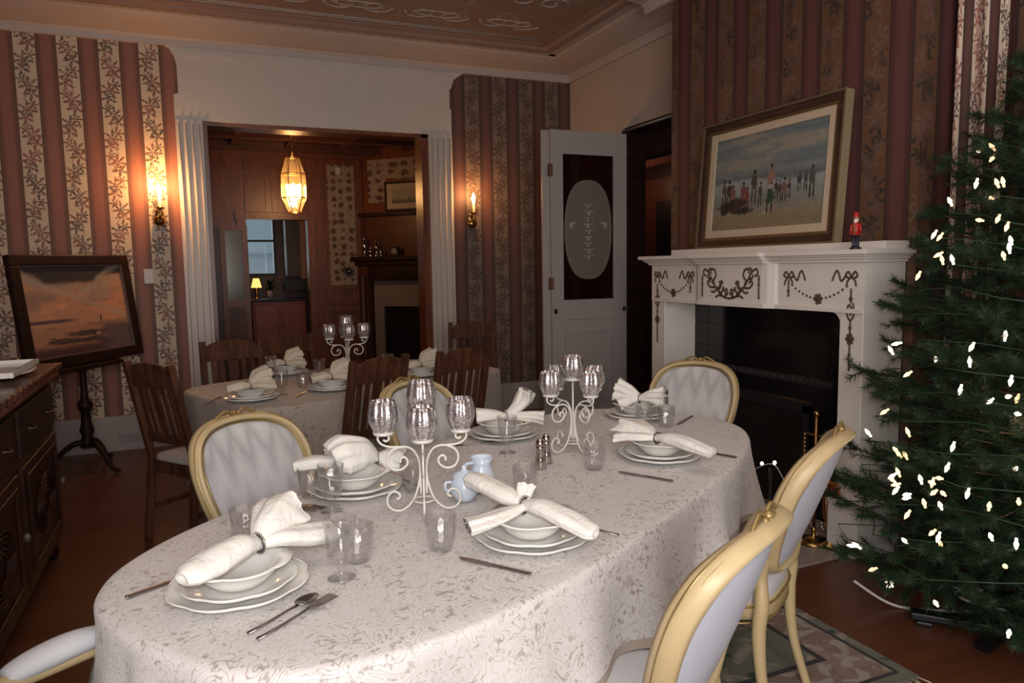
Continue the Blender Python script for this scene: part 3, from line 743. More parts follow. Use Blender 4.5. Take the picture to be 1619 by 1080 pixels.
# drops on the piers
for yy in (2.585, 4.19):
    paths = [[(yy, 1.32), (yy, 1.25)], [(yy - .012, 1.25), (yy - .02, 1.20), (yy, 1.165), (yy + .022, 1.20), (yy + .012, 1.24), (yy - .005, 1.22), (yy + .002, 1.19)], [(yy, 1.16), (yy, 1.10)], [(yy, 1.05), (yy, .92)]]
    bl = [(yy, 1.27, .012), (yy, 1.075, .022), (yy, 1.13, .010), (yy, 1.0, .009), (yy, .96, .007)] + [(yy + .018 * math.cos(k), 1.075 + .02 * math.sin(k), .009) for k in range(6)]
    orn(paths, .0055, MX, bl).build('drop_ornament', M_gilt_dk, t)
# black tiled fireplace and hearth
t = thing('fireplace_insert', (XB, 3.36, 0), 'black glazed tile fireplace surround with a dark iron firebox', 'fireplace')
o = Vector((XB, 3.36, 0))
c = MB()
for i in range(10):
    y0 = 2.655 + i * .1455
    for j in range(8):
        if 3 <= i <= 6 and j < 4: continue
        c.box(XB - .02, XB, y0 + .002, y0 + .1435, .02 + j * .148 + .002, .02 + j * .148 + .146)
L(c).build('tile_surround', M_black, t)
L(MB().box(XB - .012, XB + .02, 2.65, 4.11, 0, 1.21)).build('tile_backing', M_soot, t)
L(MB().box(XB - .03, XB - .012, 3.06, 3.70, .0, .62)).build('fireback', M_soot, t)
c = MB(); c.box(XB - .045, XB - .02, 3.06, 3.10, 0, .64).box(XB - .045, XB - .02, 3.66, 3.70, 0, .64).box(XB - .045, XB - .02, 3.06, 3.70, .60, .66); L(c).build('iron_frame', plain('worn_iron', (.035, .035, .04), .35, .6), t)
c = MB(); c.box(XB - .03, XB - .02, 2.9, 3.9, .76, .80)
for k in range(14): c.ell((XB - .03, 2.93 + k * .07, .78), (.006, .025, .014), 8, 6)
L(c).build('relief_band', plain('worn_iron_relief', (.045, .045, .05), .3, .5), t)
tag(MB().box(2.42, XB - .03, 2.54, 4.2, .0, .012).build('hearth_slab', M_tile, bevel=.003), 'mottled grey marble hearth slab on the wood floor', 'hearth')

# ------------------------------------------------------------------ value noise and painted canvases
def vnoise(x, y, seed, oct=4):
    r = np.random.default_rng(seed); out = 0; amp = 1; tot = 0
    for o_ in range(oct):
        g = r.random((64, 64)); xi = np.floor(x).astype(int); yi = np.floor(y).astype(int); fx = x - xi; fy = y - yi
        fx = fx * fx * (3 - 2 * fx); fy = fy * fy * (3 - 2 * fy)
        a = g[xi % 64, yi % 64]; b = g[(xi + 1) % 64, yi % 64]; c_ = g[xi % 64, (yi + 1) % 64]; d = g[(xi + 1) % 64, (yi + 1) % 64]
        out = out + amp * ((a * (1 - fx) + b * fx) * (1 - fy) + (c_ * (1 - fx) + d * fx) * fy); tot += amp; amp *= .5; x = x * 2.03; y = y * 2.03
    return out / tot
def srgb(c): c = np.asarray(c, float) / 255; return np.where(c < .04045, c / 12.92, ((c + .055) / 1.055) ** 2.4)
def canvas(name, w, h, img, parent, M):
    ny, nx, _ = img.shape
    xs = np.linspace(0, w, nx); zs = np.linspace(0, h, ny)
    X, Z = np.meshgrid(xs, zs); vs = [tuple(M @ Vector((a, 0, b))) for a, b in zip(X.ravel(), Z.ravel())]
    fs = [(j * nx + i, j * nx + i + 1, (j + 1) * nx + i + 1, (j + 1) * nx + i) for j in range(ny - 1) for i in range(nx - 1)]
    me = bpy.data.meshes.new(name); me.from_pydata(vs, [], fs); at = me.color_attributes.new('paint', 'FLOAT_COLOR', 'POINT')
    col = np.ones((nx * ny, 4)); col[:, :3] = img.reshape(-1, 3); at.data.foreach_set('color', col.ravel().astype(np.float32))
    me.materials.append(M_paint); o = bpy.data.objects.new(name, me); COL.objects.link(o); o.parent = parent; return o
def mixc(img, c, m): return img * (1 - m[..., None]) + np.asarray(c) * m[..., None]
def sm(x, a, b): return np.clip((x - a) / (b - a), 0, 1)
# beach scene: grey sky, figures with carts, pale sand
nx, ny = 300, 210; U, Vv = np.meshgrid(np.linspace(0, 1, nx), np.linspace(0, 1, ny))
n1 = vnoise(U * 3 + Vv * 2, Vv * 14, 1); n2 = vnoise(U * 14, Vv * 22, 2); n3 = vnoise(U * 40, Vv * 40, 3, 2)
img = np.zeros((ny, nx, 3)) + srgb((112, 122, 124))
img = mixc(img, srgb((150, 138, 118)), sm(n1, .5, .68) * sm(Vv, .55, .7) * .8); img = mixc(img, srgb((96, 108, 116)), sm(n1, .5, .3) * .8)
hz = .50 + .03 * np.sin(U * 6) + .03 * n2
img = mixc(img, srgb((84, 94, 104)), sm(Vv, hz + .09, hz + .02) * .7 * sm(n2, .3, .5)); 
img = mixc(img, srgb((140, 146, 146)), sm(Vv, hz, hz - .03)); img = mixc(img, srgb((120, 124, 122)), sm(Vv, .44, .34) * .7)
img = mixc(img, srgb((138, 118, 84)), sm(Vv, .30, .12)); img = mixc(img, srgb((106, 100, 86)), sm(n1, .55, .7) * sm(Vv, .4, .3) * .6)
def blob(img, cx, cy, rx, ry, c, soft=.25, rot=0):
    dx = (U - cx); dy = (Vv - cy); a = math.cos(rot); b = math.sin(rot); X = (dx * a + dy * b) / rx; Y = (-dx * b + dy * a) / ry
    d = np.sqrt(X * X + Y * Y) + (n3 - .5) * .6; return mixc(img, srgb(c), sm(d, 1, 1 - soft))
def figure(img, x, y, s, body, legs=(45, 38, 36), head=(60, 42, 36)):
    img = blob(img, x - .010 * s, y - .09 * s, .006 * s, .07 * s, legs); img = blob(img, x + .012 * s, y - .09 * s, .006 * s, .07 * s, legs)
    img = blob(img, x, y + .01 * s, .022 * s, .06 * s, body); return blob(img, x, y + .085 * s, .010 * s, .020 * s, head)
img = blob(img, .22, .26, .16, .085, (70, 54, 46)); img = blob(img, .28, .20, .13, .04, (58, 48, 44)); img = blob(img, .13, .22, .05, .06, (50, 42, 38))
for x, y, s, b in ((.11, .43, 1.3, (96, 76, 58)), (.16, .42, 1.25, (70, 58, 48)), (.20, .38, 1.1, (120, 80, 60)), (.30, .38, 1.3, (118, 62, 56)), (.34, .34, 1.1, (120, 52, 50)), (.40, .47, 1.4, (76, 66, 58)), (.46, .38, 1.0, (80, 76, 80)),
                   (.63, .38, .9, (84, 68, 60)), (.67, .39, 1.0, (120, 84, 70)), (.60, .40, .85, (66, 60, 56)), (.71, .39, .8, (74, 60, 56)), (.79, .44, .8, (66, 62, 62)), (.84, .44, .8, (70, 66, 66)), (.89, .44, 1.3, (74, 78, 74))):
    img = figure(img, x, y, s, b)
img = blob(img, .55, .40, .028, .10, (44, 40, 38)); img = blob(img, .55, .31, .040, .07, (42, 78, 52)); img = blob(img, .55, .52, .036, .08, (150, 104, 92)); img = blob(img, .55, .63, .014, .028, (88, 52, 40)); img = blob(img, .55, .42, .03, .03, (150, 150, 140))
img = blob(img, .52, .16, .03, .02, (170, 150, 130)); img = blob(img, .53, .20, .008, .07, (40, 34, 30)); img = blob(img, .57, .20, .008, .06, (40, 34, 30))
img = blob(img, .34, .26, .09, .004, (150, 140, 130), .5, .5); img = blob(img, .10, .10, .05, .008, (120, 96, 64), .5, -.5)
img = img * .75 + img.mean(axis=2, keepdims=True) * np.array([.26, .27, .25]); img *= (.86 + .22 * n3[..., None])
# frame leaning on the upper ledge
tp = thing('beach_painting', (3.045, 3.37, 1.545), 'gilt and brown framed oil painting of figures on a beach, leaning above the mantel', 'painting')
Wd, Ht = 1.12, .775
# local x = along -Y (near side to the right when seen from the room), z up, small lean
Mp = Matrix.Rotation(math.atan2(.06, .775), 4, 'Y') @ Matrix(((0, 1, 0, 0), (-1, 0, 0, Wd / 2), (0, 0, 1, 0), (0, 0, 0, 1)))
def mframe(c, x0, x1, z0, z1, w, y0, y1): return c.box(x0, x1, y0, y1, z1 - w, z1).box(x0, x1, y0, y1, z0, z0 + w).box(x0, x0 + w, y0, y1, z0 + w, z1 - w).box(x1 - w, x1, y0, y1, z0 + w, z1 - w)
mframe(MB(), 0, Wd, 0, Ht, .045, -.025, .02).xf(Mp).build('outer_frame', wood('brown_frame_wood', (.030, .016, .011), (.075, .038, .024), 1, .45, 9., .3), tp, bevel=.005)
mframe(MB(), -.006, Wd + .006, -.004, Ht + .004, .012, -.035, -.02).xf(Mp).build('gilt_lip', plain('worn_gilt_lip', (.16, .12, .07), .45, .3), tp)
mframe(MB(), .045, Wd - .045, .045, Ht - .045, .018, -.018, .01).xf(Mp).build('gilt_band', plain('bronze_band', (.12, .075, .035), .45, .3), tp)
MB().box(Wd - .003, Wd + .007, -.034, .02, 0, Ht).xf(Mp).build('gilt_side', plain('bright_gilt_side', (.42, .36, .22), .35, .4), tp)
mframe(MB(), .063, Wd - .063, .063, Ht - .063, .045, -.012, .01).xf(Mp).build('linen_liner', plain('cream_linen_liner', (.52, .42, .31), .6), tp)
canvas('painted_canvas', Wd - .21, Ht - .21, img, tp, Mp @ Matrix.Translation((.105, -.001, .105)))
MB().box(0.03, Wd - .03, .0, .018, .03, Ht - .03).xf(Mp).build('backing_board', M_dkwood, tp)

# sunset seascape on a pedestal
nx, ny = 240, 180; U, Vv = np.meshgrid(np.linspace(0, 1, nx), np.linspace(0, 1, ny))
n1 = vnoise(U * 3 - Vv * 2, Vv * 5 + U, 11); n2 = vnoise(U * 5, Vv * 22, 12); n3 = vnoise(U * 40, Vv * 40, 13, 2)
img = np.zeros((ny, nx, 3)) + srgb((172, 112, 66))
img = mixc(img, srgb((120, 92, 82)), sm(n1, .48, .62) * .7 * sm(Vv, .4, .6)); img = mixc(img, srgb((196, 118, 50)), sm(n2, .5, .65) * .6 * sm(Vv, .9, .6))
arch = Vv - .74 - .16 * (U - .55) ** 2 * 4 + (n1 - .5) * .35
img = mixc(img, srgb((44, 46, 48)), sm(arch, 0, .12)); img = mixc(img, srgb((120, 122, 112)), sm(arch, .10, .0) * sm(arch, -.14, -.02) * .6)
img = mixc(img, srgb((140, 140, 128)), sm(np.abs((Vv - .70) - (U - .58) * .9 + (n1 - .5) * .2), .06, .0) * .55 * sm(Vv, .6, .72)); img = mixc(img, srgb((150, 138, 116)), sm(np.abs((Vv - .78) - (U - .2) * -.5), .05, 0) * .5)
img = mixc(img, srgb((86, 58, 70)), sm(np.abs(Vv - .385), .03, .012) * sm(U, .5, .35)); img = mixc(img, srgb((150, 92, 54)), sm(Vv, .36, .30) * .6)
img = mixc(img, srgb((70, 50, 50)), sm(n2 + (U - .5) * .35 - Vv * .5, .35, .55) * sm(Vv, .36, .28)); img = mixc(img, srgb((76, 44, 40)), sm(Vv + .05 * n2, .16, .08))
img = mixc(img, srgb((92, 70, 72)), sm(U, .62, .78) * sm(Vv, .34, .28) * sm(n1, .35, .5)); img = blob(img, .70, .38, .011, .055, (60, 42, 40), .3); img = blob(img, .65, .20, .03, .03, (150, 100, 80), .4)
img = blob(img, .33, .55, .08, .05, (205, 120, 50), .8); img = img * .62 + img.mean(axis=2, keepdims=True) * np.array([.50, .40, .36]); img *= (1.35 + .25 * n3[..., None])
th = math.radians(36)
tp = thing('seascape_painting', (-.735, 6.135, .80), 'dark framed sunset seascape painting propped on a pedestal stand', 'painting')
Ws, Hs = 1.08, .79; dx, dy = math.sin(th), math.cos(th)
# local x along (dx,dy), local y = away from the viewer
Ms = Matrix(((dx, -dy, 0, 0), (dy, dx, 0, 0), (0, 0, 1, 0), (0, 0, 0, 1))) @ Matrix.Rotation(-math.atan2(.09, .77), 4, 'X') @ Matrix.Rotation(math.radians(-.5), 4, 'Y') @ Matrix.Translation((-Ws / 2, 0, 0))
mframe(MB(), 0, Ws, 0, Hs, .075, -.03, .02).xf(Ms).build('frame', M_dkwood, tp, bevel=.008)
mframe(MB(), .070, Ws - .070, .070, Hs - .070, .010, -.022, .01).xf(Ms).build('inner_fillet', plain('grey_fillet', (.16, .12, .10), .5), tp)
canvas('painted_canvas', Ws - .16, Hs - .16, img, tp, Ms @ Matrix.Translation((.08, -.003, .08)))
MB().box(.02, Ws - .02, 0, .018, .02, Hs - .02).xf(Ms).build('backing_board', M_dkwood, tp)
tp = thing('pedestal_stand', (-.79, 6.19, 0), 'dark mahogany tripod pedestal with turned column holding the seascape painting', 'stand', 0)
MB().lathe([(.0, .16), (.05, .16), (.055, .20), (.035, .24), (.05, .29), (.036, .34), (.03, .42), (.05, .46), (.052, .49), (.03, .52), (.022, .60), (.024, .75)], 20).build('turned_column', M_dkwood, tp)
for k in range(3):
    a = math.radians(-50 + 120 * k); c_, s_ = math.cos(a), math.sin(a)
    MB().sweep([(r * c_, r * s_, z) for r, z in [(q[0], q[1]) for q in spline([(.02, .20, 0), (.10, .19, 0), (.19, .12, 0), (.25, .045, 0), (.31, .018, 0), (.335, .02, 0)], 4)]], lerp_list([.030, .028, .022, .018, .02, .018], 21), lerp_list([.022, .02, .016, .014, .014, .012], 21), n=10).build('leg', M_dkwood, tp)
Mr = Matrix(((dx, -dy, 0, 0), (dy, dx, 0, 0), (0, 0, 1, 0), (0, 0, 0, 1)))
MB().box(-.42, .25, -.15, .04, .765, .795).box(-.12, .12, -.05, .05, .745, .765).xf(Mr).build('ledge', M_dkwood, tp, bevel=.006)

# ------------------------------------------------------------------ sideboard
t = thing('sideboard', (-1.0, 2.7, 0), 'dark carved mahogany sideboard at the left edge', 'sideboard')
c = MB().box(-.45, .30, -1.9, 1.62, .10, .93); c.build('body', M_side, t, bevel=.01)
c = MB(); 
prof = []
NN = 260
pts = [(-.5, -1.95), (-.5, 1.68)]
edge = [(.345 + .008 * math.sin(k * .9), -1.95 + (3.63) * k / NN) for k in range(NN, -1, -1)]
c = MB().extrude(pts + edge, .03, Matrix.Translation((0, 0, .965))); c.build('top', wood('sideboard_top', (.06, .02, .012), (.17, .06, .035), 1, .22), t, bevel=.004)
c = MB().box(-.48, .325, -1.93, 1.65, .93, .965)
for k in range(90): c.ell((.33, -1.9 + k * .0394, .95), (.016, .014, .018), 8, 6)
c.build('carved_moulding', wood('carved_edge', (.06, .022, .014), (.20, .07, .04), 1, .3), t)
for k in range(4):
    d = MB().box(.30, .318, -1.8 + k * .86, -1.02 + k * .86, .16, .66); 
    y0, y1 = -1.74 + k * .86, -1.08 + k * .86
    d.box(.318, .326, y0, y1, .20, .23).box(.318, .326, y0, y1, .59, .62).box(.318, .326, y0, y0 + .03, .23, .59).box(.318, .326, y1 - .03, y1, .23, .59)
    for j in range(5): d.sweep([(.325, (y0 + y1) / 2 + .2 * (1 - j * .15) * math.cos(a), .41 + .13 * (1 - j * .15) * math.sin(a)) for a in np.linspace(0, 2 * PI, 20)], .005, n=5)
    d = d.build('door', M_side, t, bevel=.003); MB().ell((.345, y1 - .02, .42), (.015, .012, .02)).build('handle', M_gilt_dk, d)
    d = MB().box(.30, .318, -1.8 + k * .86, -1.02 + k * .86, .70, .90).build('drawer', M_side, t, bevel=.004)
    for j in (-.2, .2): MB().sweep([(.32, -1.41 + k * .86 + j - .04, .80), (.345, -1.41 + k * .86 + j, .79), (.32, -1.41 + k * .86 + j + .04, .80)], .005, n=6).build('pull', M_gilt_dk, d)
for x, y in ((-.40, -1.85), (.25, -1.85), (-.40, 1.57), (.25, 1.57)): MB().lathe([(.0, 0), (.03, 0), (.045, .03), (.03, .10)], 14, (x, y, 0)).build('foot', M_side, t)
t = thing('oval_platter', (-.86, 3.93, .995), 'large white platter lying flat on the sideboard, lower of two', 'platter', group=None)
def oval_plate(c, a, b, h): 
    return c.lathe([(0, .004), (.62, .004), (.70, .006), (1, h), (.985, h + .004), (.69, .012), (0, .009)], 48, mod=lambda th, r, z: 1).xf(Matrix.Diagonal((a, b, 1, 1)))
oval_plate(MB(), .17, .30, .02).build('platter_body', M_china, t)
t = thing('white_tray', (-.86, 3.88, 1.012), 'white rectangular serving tray on top of the platter on the sideboard', 'tray')
c = MB().box(-.13, .13, -.26, .26, .008, .016); c.box(-.15, -.13, -.28, .28, .008, .032).box(.13, .15, -.28, .28, .008, .032).box(-.13, .13, -.28, -.26, .008, .032).box(-.13, .13, .26, .28, .008, .032)
c.build('tray_body', M_china, t, bevel=.006); MB().sweep([(.0, .28, .02), (.06, .32, .03), (.0, .33, .035), (-.06, .32, .03)], .006, n=6).build('handle', M_silver, t)

# ------------------------------------------------------------------ tables
TA = math.radians(31.83); TC = (.946, 2.152); TZ = .76
def T(u, v): return (TC[0] + u * math.cos(TA) - v * math.sin(TA), TC[1] + u * math.sin(TA) + v * math.cos(TA))
BA = math.radians(23); BC = (.90, 4.63)
def B2(u, v): return (BC[0] + u * math.cos(BA) - v * math.sin(BA), BC[1] + u * math.sin(BA) + v * math.cos(BA))
def sup(a, A, B, n):
    c, s = math.cos(a), math.sin(a); r = (abs(c / A) ** n + abs(s / B) ** n) ** (-1 / n); return r * c, r * s
def table_with_cloth(name, C, ang, A, B, n, drop, lab_t, lab_c, mat, seed, folds=18, amp=.022, flare=.05, z=TZ):
    t = thing(name, (C[0], C[1], 0), lab_t, 'table', ang)
    pts = [sup(2 * PI * k / 64, A - .02, B - .02, n) for k in range(64)]
    MB().extrude(pts, .028, Matrix.Translation((0, 0, z - .034))).build('tabletop', M_dkwood, t)
    MB().box(-A * .62, A * .62, -B * .55, B * .55, z - .13, z - .034).build('apron', M_dkwood, t)
    for sx in (-1, 1):
        for sy in (-1, 1):
            MB().lathe([(.03, 0), (.026, .03), (.035, .10), (.022, .16), (.036, .40), (.030, .55), (.04, z - .13)], 14, (sx * A * .58, sy * B * .48, 0)).build('leg', M_dkwood, t)
    rr = random.Random(seed); K = 240
    # arc length around the rim for even folds
    th = [2 * PI * k / K for k in range(K)]
    ph = [rr.uniform(0, 6.28) for _ in range(4)]
    def wave(a, x, y):
        s = math.atan2(y / B, x / A)
        L_ = s
        return .6 * math.sin(folds * L_ + ph[0] + 1.2 * math.sin(2 * L_)) + .4 * math.sin((folds * 1.7) * L_ + ph[1]) + .35 * math.sin(5 * L_ + ph[2])
    c = MB(); vs = [(0, 0, z)]; rings = []
    for f in (.25, .5, .75, .92): rings.append([(x * f, y * f, z + .0012 * math.sin(7 * a + f * 9)) for a in th for x, y in [sup(a, A, B, n)]])
    for f, dz in ((.985, 0), (1.0, -.004), (1.006, -.014)): rings.append([(x * f, y * f, z + dz) for a in th for x, y in [sup(a, A, B, n)]])
    S = 10; hemi = None
    for i in range(1, S + 1):
        q = i / S; ring = []
        for a in th:
            x, y = sup(a, A, B, n); x2, y2 = sup(a + .01, A, B, n); tx, ty = x2 - x, y2 - y; l = math.hypot(tx, ty); nx_, ny_ = ty / l, -tx / l
            w = wave(a, x, y); off = .006 + flare * q ** 1.3 * (.55 + .45 * w) + amp * q * w
            ring.append((x + nx_ * off, y + ny_ * off, z - .014 - (drop - .014) * q * (1 + .03 * w)))
        rings.append(ring)
        if i == S - 1: hemi = len(rings) - 1
    b = 1
    for r in rings: vs += r
    fs = [(0, 1 + k, 1 + (k + 1) % K) for k in range(K)]
    def strip(i): return [(1 + i * K + k, 1 + i * K + (k + 1) % K, 1 + (i + 1) * K + (k + 1) % K, 1 + (i + 1) * K + k) for k in range(K)]
    for i in range(hemi): fs += strip(i)
    c.add(vs, fs); cl = c.build('tablecloth', mat, None)
    cl.location = (C[0], C[1], .0); cl.rotation_euler = (0, 0, ang); tag(cl, lab_c, 'tablecloth')
    h = MB(); r1, r2 = rings[hemi], rings[hemi + 1]; h.add(list(r1) + list(r2), [(k, (k + 1) % K, K + (k + 1) % K, K + k) for k in range(K)]); h.build('hem_band', M_hem, cl)
    return t
table_with_cloth('dining_table', TC, TA, 1.262, .560, 3.0, .262, 'long oval dining table hidden under the ivory damask cloth', 'ivory damask tablecloth with tan scroll pattern on the large front table', M_cloth, 1)
table_with_cloth('rear_dining_table', BC, BA, .93, .55, 5.5, .55, 'rear rectangular dining table under the grey brown cloth near the opening', 'grey brown damask tablecloth hanging long on the rear table', M_cloth2, 4, folds=9, amp=.015, flare=.03)

# ------------------------------------------------------------------ rug
t = tag(MB().box(.15, 2.24, 1.66, 3.35, .0, .012).build('area_rug', M_rug), 'floral sage green area rug with pinkish border under the front table', 'rug')
c = MB(); random.seed(11)
for k in range(150):
    x = .16 + k * .0139; c.sweep([(x, 1.66, .008), (x + random.uniform(-.012, .012), 1.63, .006), (x + random.uniform(-.02, .02), 1.60 + random.uniform(-.012, .012), .004)], .0032, n=4)
c.build('fringe', M_fringe, t)

# ------------------------------------------------------------------ french chairs
def by(x, z): return -(z - .46) * .38 + 1.0 * x * x
HALF = [(0, .935), (.07, .931), (.14, .916), (.194, .878), (.220, .815), (.221, .745), (.208, .672), (.187, .605), (.155, .550), (.10, .528), (0, .524)]
OUT = [(x, z) for x, z in HALF] + [(-x, z) for x, z in HALF[-2:0:-1]]
LOOP = spline([(x, z, 0) for x, z in OUT], 5, closed=True)
def french_chair(label, arms=False, white_seat=True):
    t = thing('french_chair', (0, 0, 0), label, 'chair', group='gilded french chairs at the front table')
    path = [(p[0], by(p[0], p[1]), p[1]) for p in LOOP]
    MB().sweep(path, .015, .0285, n=12, closed=True, up=(0, 1, 0), fn=lambda u, a: 1 + .12 * math.cos(4 * a)).build('back_frame', M_cream, t)
    c = MB()
    cz = .73
    for s_, dy in ((.925, .018), (1.045, .013)):
        c.sweep([(p[0] * s_, by(p[0], p[1]) + dy, cz + (p[1] - cz) * s_) for p in LOOP], .0035, n=6, closed=True, up=(0, 1, 0))
    c.sweep([(p[0] * 1.05, by(p[0], p[1]) - .004, cz + (p[1] - cz) * 1.05) for p in LOOP], .0035, n=6, closed=True, up=(0, 1, 0))
    c.build('gilt_trim', M_gilt, t)
    def panel(dy, bulge, s_=.93):
        vs = [(0, by(0, cz) + dy + bulge, cz)]; K = len(LOOP); fs = []
        RR = 7
        for i in range(1, RR + 1):
            q = i / RR
            for p in LOOP:
                x, z = p[0] * s_ * q, cz + (p[1] - cz) * s_ * q; vs.append((x, by(x, z) + dy + bulge * (1 - q ** 2.5), z))
        for k in range(K): fs.append((0, 1 + k, 1 + (k + 1) % K))
        for i in range(RR - 1): fs += [(1 + i * K + k, 1 + i * K + (k + 1) % K, 1 + (i + 1) * K + (k + 1) % K, 1 + (i + 1) * K + k) for k in range(K)]
        return MB().add(vs, fs)
    panel(.006, .026).build('back_upholstery', M_flame, t)
    panel(-.012, -.008).build('outside_back', M_blue, t)
    c = MB(); y0 = by(0, .94)
    for x, z, r in ((0, .960, .015), (-.022, .955, .012), (.022, .955, .012), (-.045, .948, .009), (.045, .948, .009), (0, .940, .018), (-.065, .942, .007), (.065, .942, .007)): c.ell((x, y0 + .006, z - .006), (r * .95, r * .75, r * .6), 10, 6)
    for sg in (-1, 1): c.sweep([(sg * q[0], y0 + .014, q[1]) for q in spline([(.01, .953, 0), (.035, .966, 0), (.06, .957, 0), (.085, .940, 0), (.07, .930, 0)], 4)], .005, n=6)
    c.build('crest_carving', M_gilt, t)
    # seat
    def seat_out(f=1.):
        pts = []
        for k in range(48):
            a = 2 * PI * k / 48; x, y = sup(a, 1, 1, 3.6); hw = .235 + .035 * y; pts.append((x * hw * f, .235 + y * .245 * f))
        return pts
    prof = [(1.0, .425), (1.02, .445), (1.0, .468), (.93, .484), (.75, .494), (.45, .500), (0.02, .502)]
    c = MB(); vs = []; fs = []
    for f, z in prof: vs += [(x, y, z) for x, y in seat_out(f)]
    for i in range(len(prof) - 1): fs += [(i * 48 + k, i * 48 + (k + 1) % 48, (i + 1) * 48 + (k + 1) % 48, (i + 1) * 48 + k) for k in range(48)]
    c.add(vs, fs); c.build('seat_cushion', M_seatf, t)
    c = MB(); vs = []; fs = []
    prof = [(.90, .375), (1.0, .365), (1.045, .385), (1.045, .420), (1.03, .430), (.95, .432)]
    for f, z in prof:
        pts = seat_out(f)
        vs += [(x, y, z + (-.018 * (math.cos(2 * math.atan2(y - .235, x) * 2)) if z < .38 else 0)) for x, y in pts]
    for i in range(len(prof) - 1): fs += [(i * 48 + k, i * 48 + (k + 1) % 48, (i + 1) * 48 + (k + 1) % 48, (i + 1) * 48 + k) for k in range(48)]
    c.add(vs, fs); c.build('seat_rail', M_cream, t)
    c = MB()
    for z, f in ((.424, 1.05), (.372, 1.03)): c.sweep([(x, y, z) for x, y in seat_out(f)], .004, n=6, closed=True)
    c.build('gilt_trim', M_gilt, t)
    for sg in (-1, 1):
        p = spline([(sg * .199, by(.199, .64), .64), (sg * .178, by(.178, .585), .585), (sg * .172, by(.165, .53) + .004, .52), (sg * .185, -.002, .44), (sg * .19, .004, .34), (sg * .19, -.012, .18), (sg * .195, -.065, .0)], 5)
        MB().sweep(p, lerp_list([.010, .018, .023, .025, .023, .018, .014], len(p)), lerp_list([.008, .013, .019, .022, .021, .016, .014], len(p)), n=12, up=(0, 1, 0)).build('rear_leg', M_cream, t)
        p = spline([(sg * .225, .42, .40), (sg * .25, .450, .33), (sg * .238, .447, .20), (sg * .218, .430, .09), (sg * .225, .440, .03), (sg * .240, .462, .0)], 5)
        MB().sweep(p, lerp_list([.030, .036, .022, .014, .013, .018], len(p)), n=12, up=(0, 1, 0)).build('front_leg', M_cream, t)
        if arms:
            p = spline([(sg * .215, by(.215, .70) + .01, .685), (sg * .262, .10, .655), (sg * .285, .25, .643), (sg * .29, .345, .633), (sg * .285, .375, .608)], 5)
            MB().sweep(p, .024, .017, n=10).build('arm', M_cream, t)
            p = spline([(sg * .285, .360, .618), (sg * .272, .34, .55), (sg * .28, .30, .48), (sg * .262, .29, .40)], 5)
            MB().sweep(p, .017, n=10).build('arm_support', M_cream, t)
            p = spline([(sg * .262, .075, .668), (sg * .272, .14, .673), (sg * .281, .22, .673), (sg * .287, .300, .662)], 6)
            nn = len(p); MB().sweep(p, [.036 * math.sin(PI * (k + 1.2) / (nn + 1.4)) ** .3 for k in range(nn)], [.026 * math.sin(PI * (k + 1.2) / (nn + 1.4)) ** .35 for k in range(nn)], n=14).build('arm_pad', M_seatf, t)
    return t
G = 'gilded french chairs at the front table'
def put(o, u, v, rz): x, y = T(u, v); o.location = (x, y, 0.0); o.rotation_euler = (0, 0, rz)
f1 = french_chair('cream and gold chair in the right foreground seen from behind its blue back'); put(f1, -.50, -.765, TA)
def fd(u, v, rz, label):
    x, y = T(u, v); return dup(f1, (x, y, 0), rz, label)
fd(.37, -.735, TA + .02, 'cream and gold chair seen from behind beside the fireplace opening')
fd(-.405, .755, TA + PI + .05, 'white oval backed gilded chair facing us at the left between both tables')
fd(.47, .76, TA + PI, 'white oval backed gilded chair half hidden behind the front candelabra')
fd(1.56, .03, TA + PI / 2, 'white oval backed gilded chair at the far table end by the mantelpiece')
fa = french_chair('gilded armchair at the bottom left corner with padded pale arm', True); put(fa, -1.475, .0, TA - PI / 2)
fa.name = 'french_armchair'

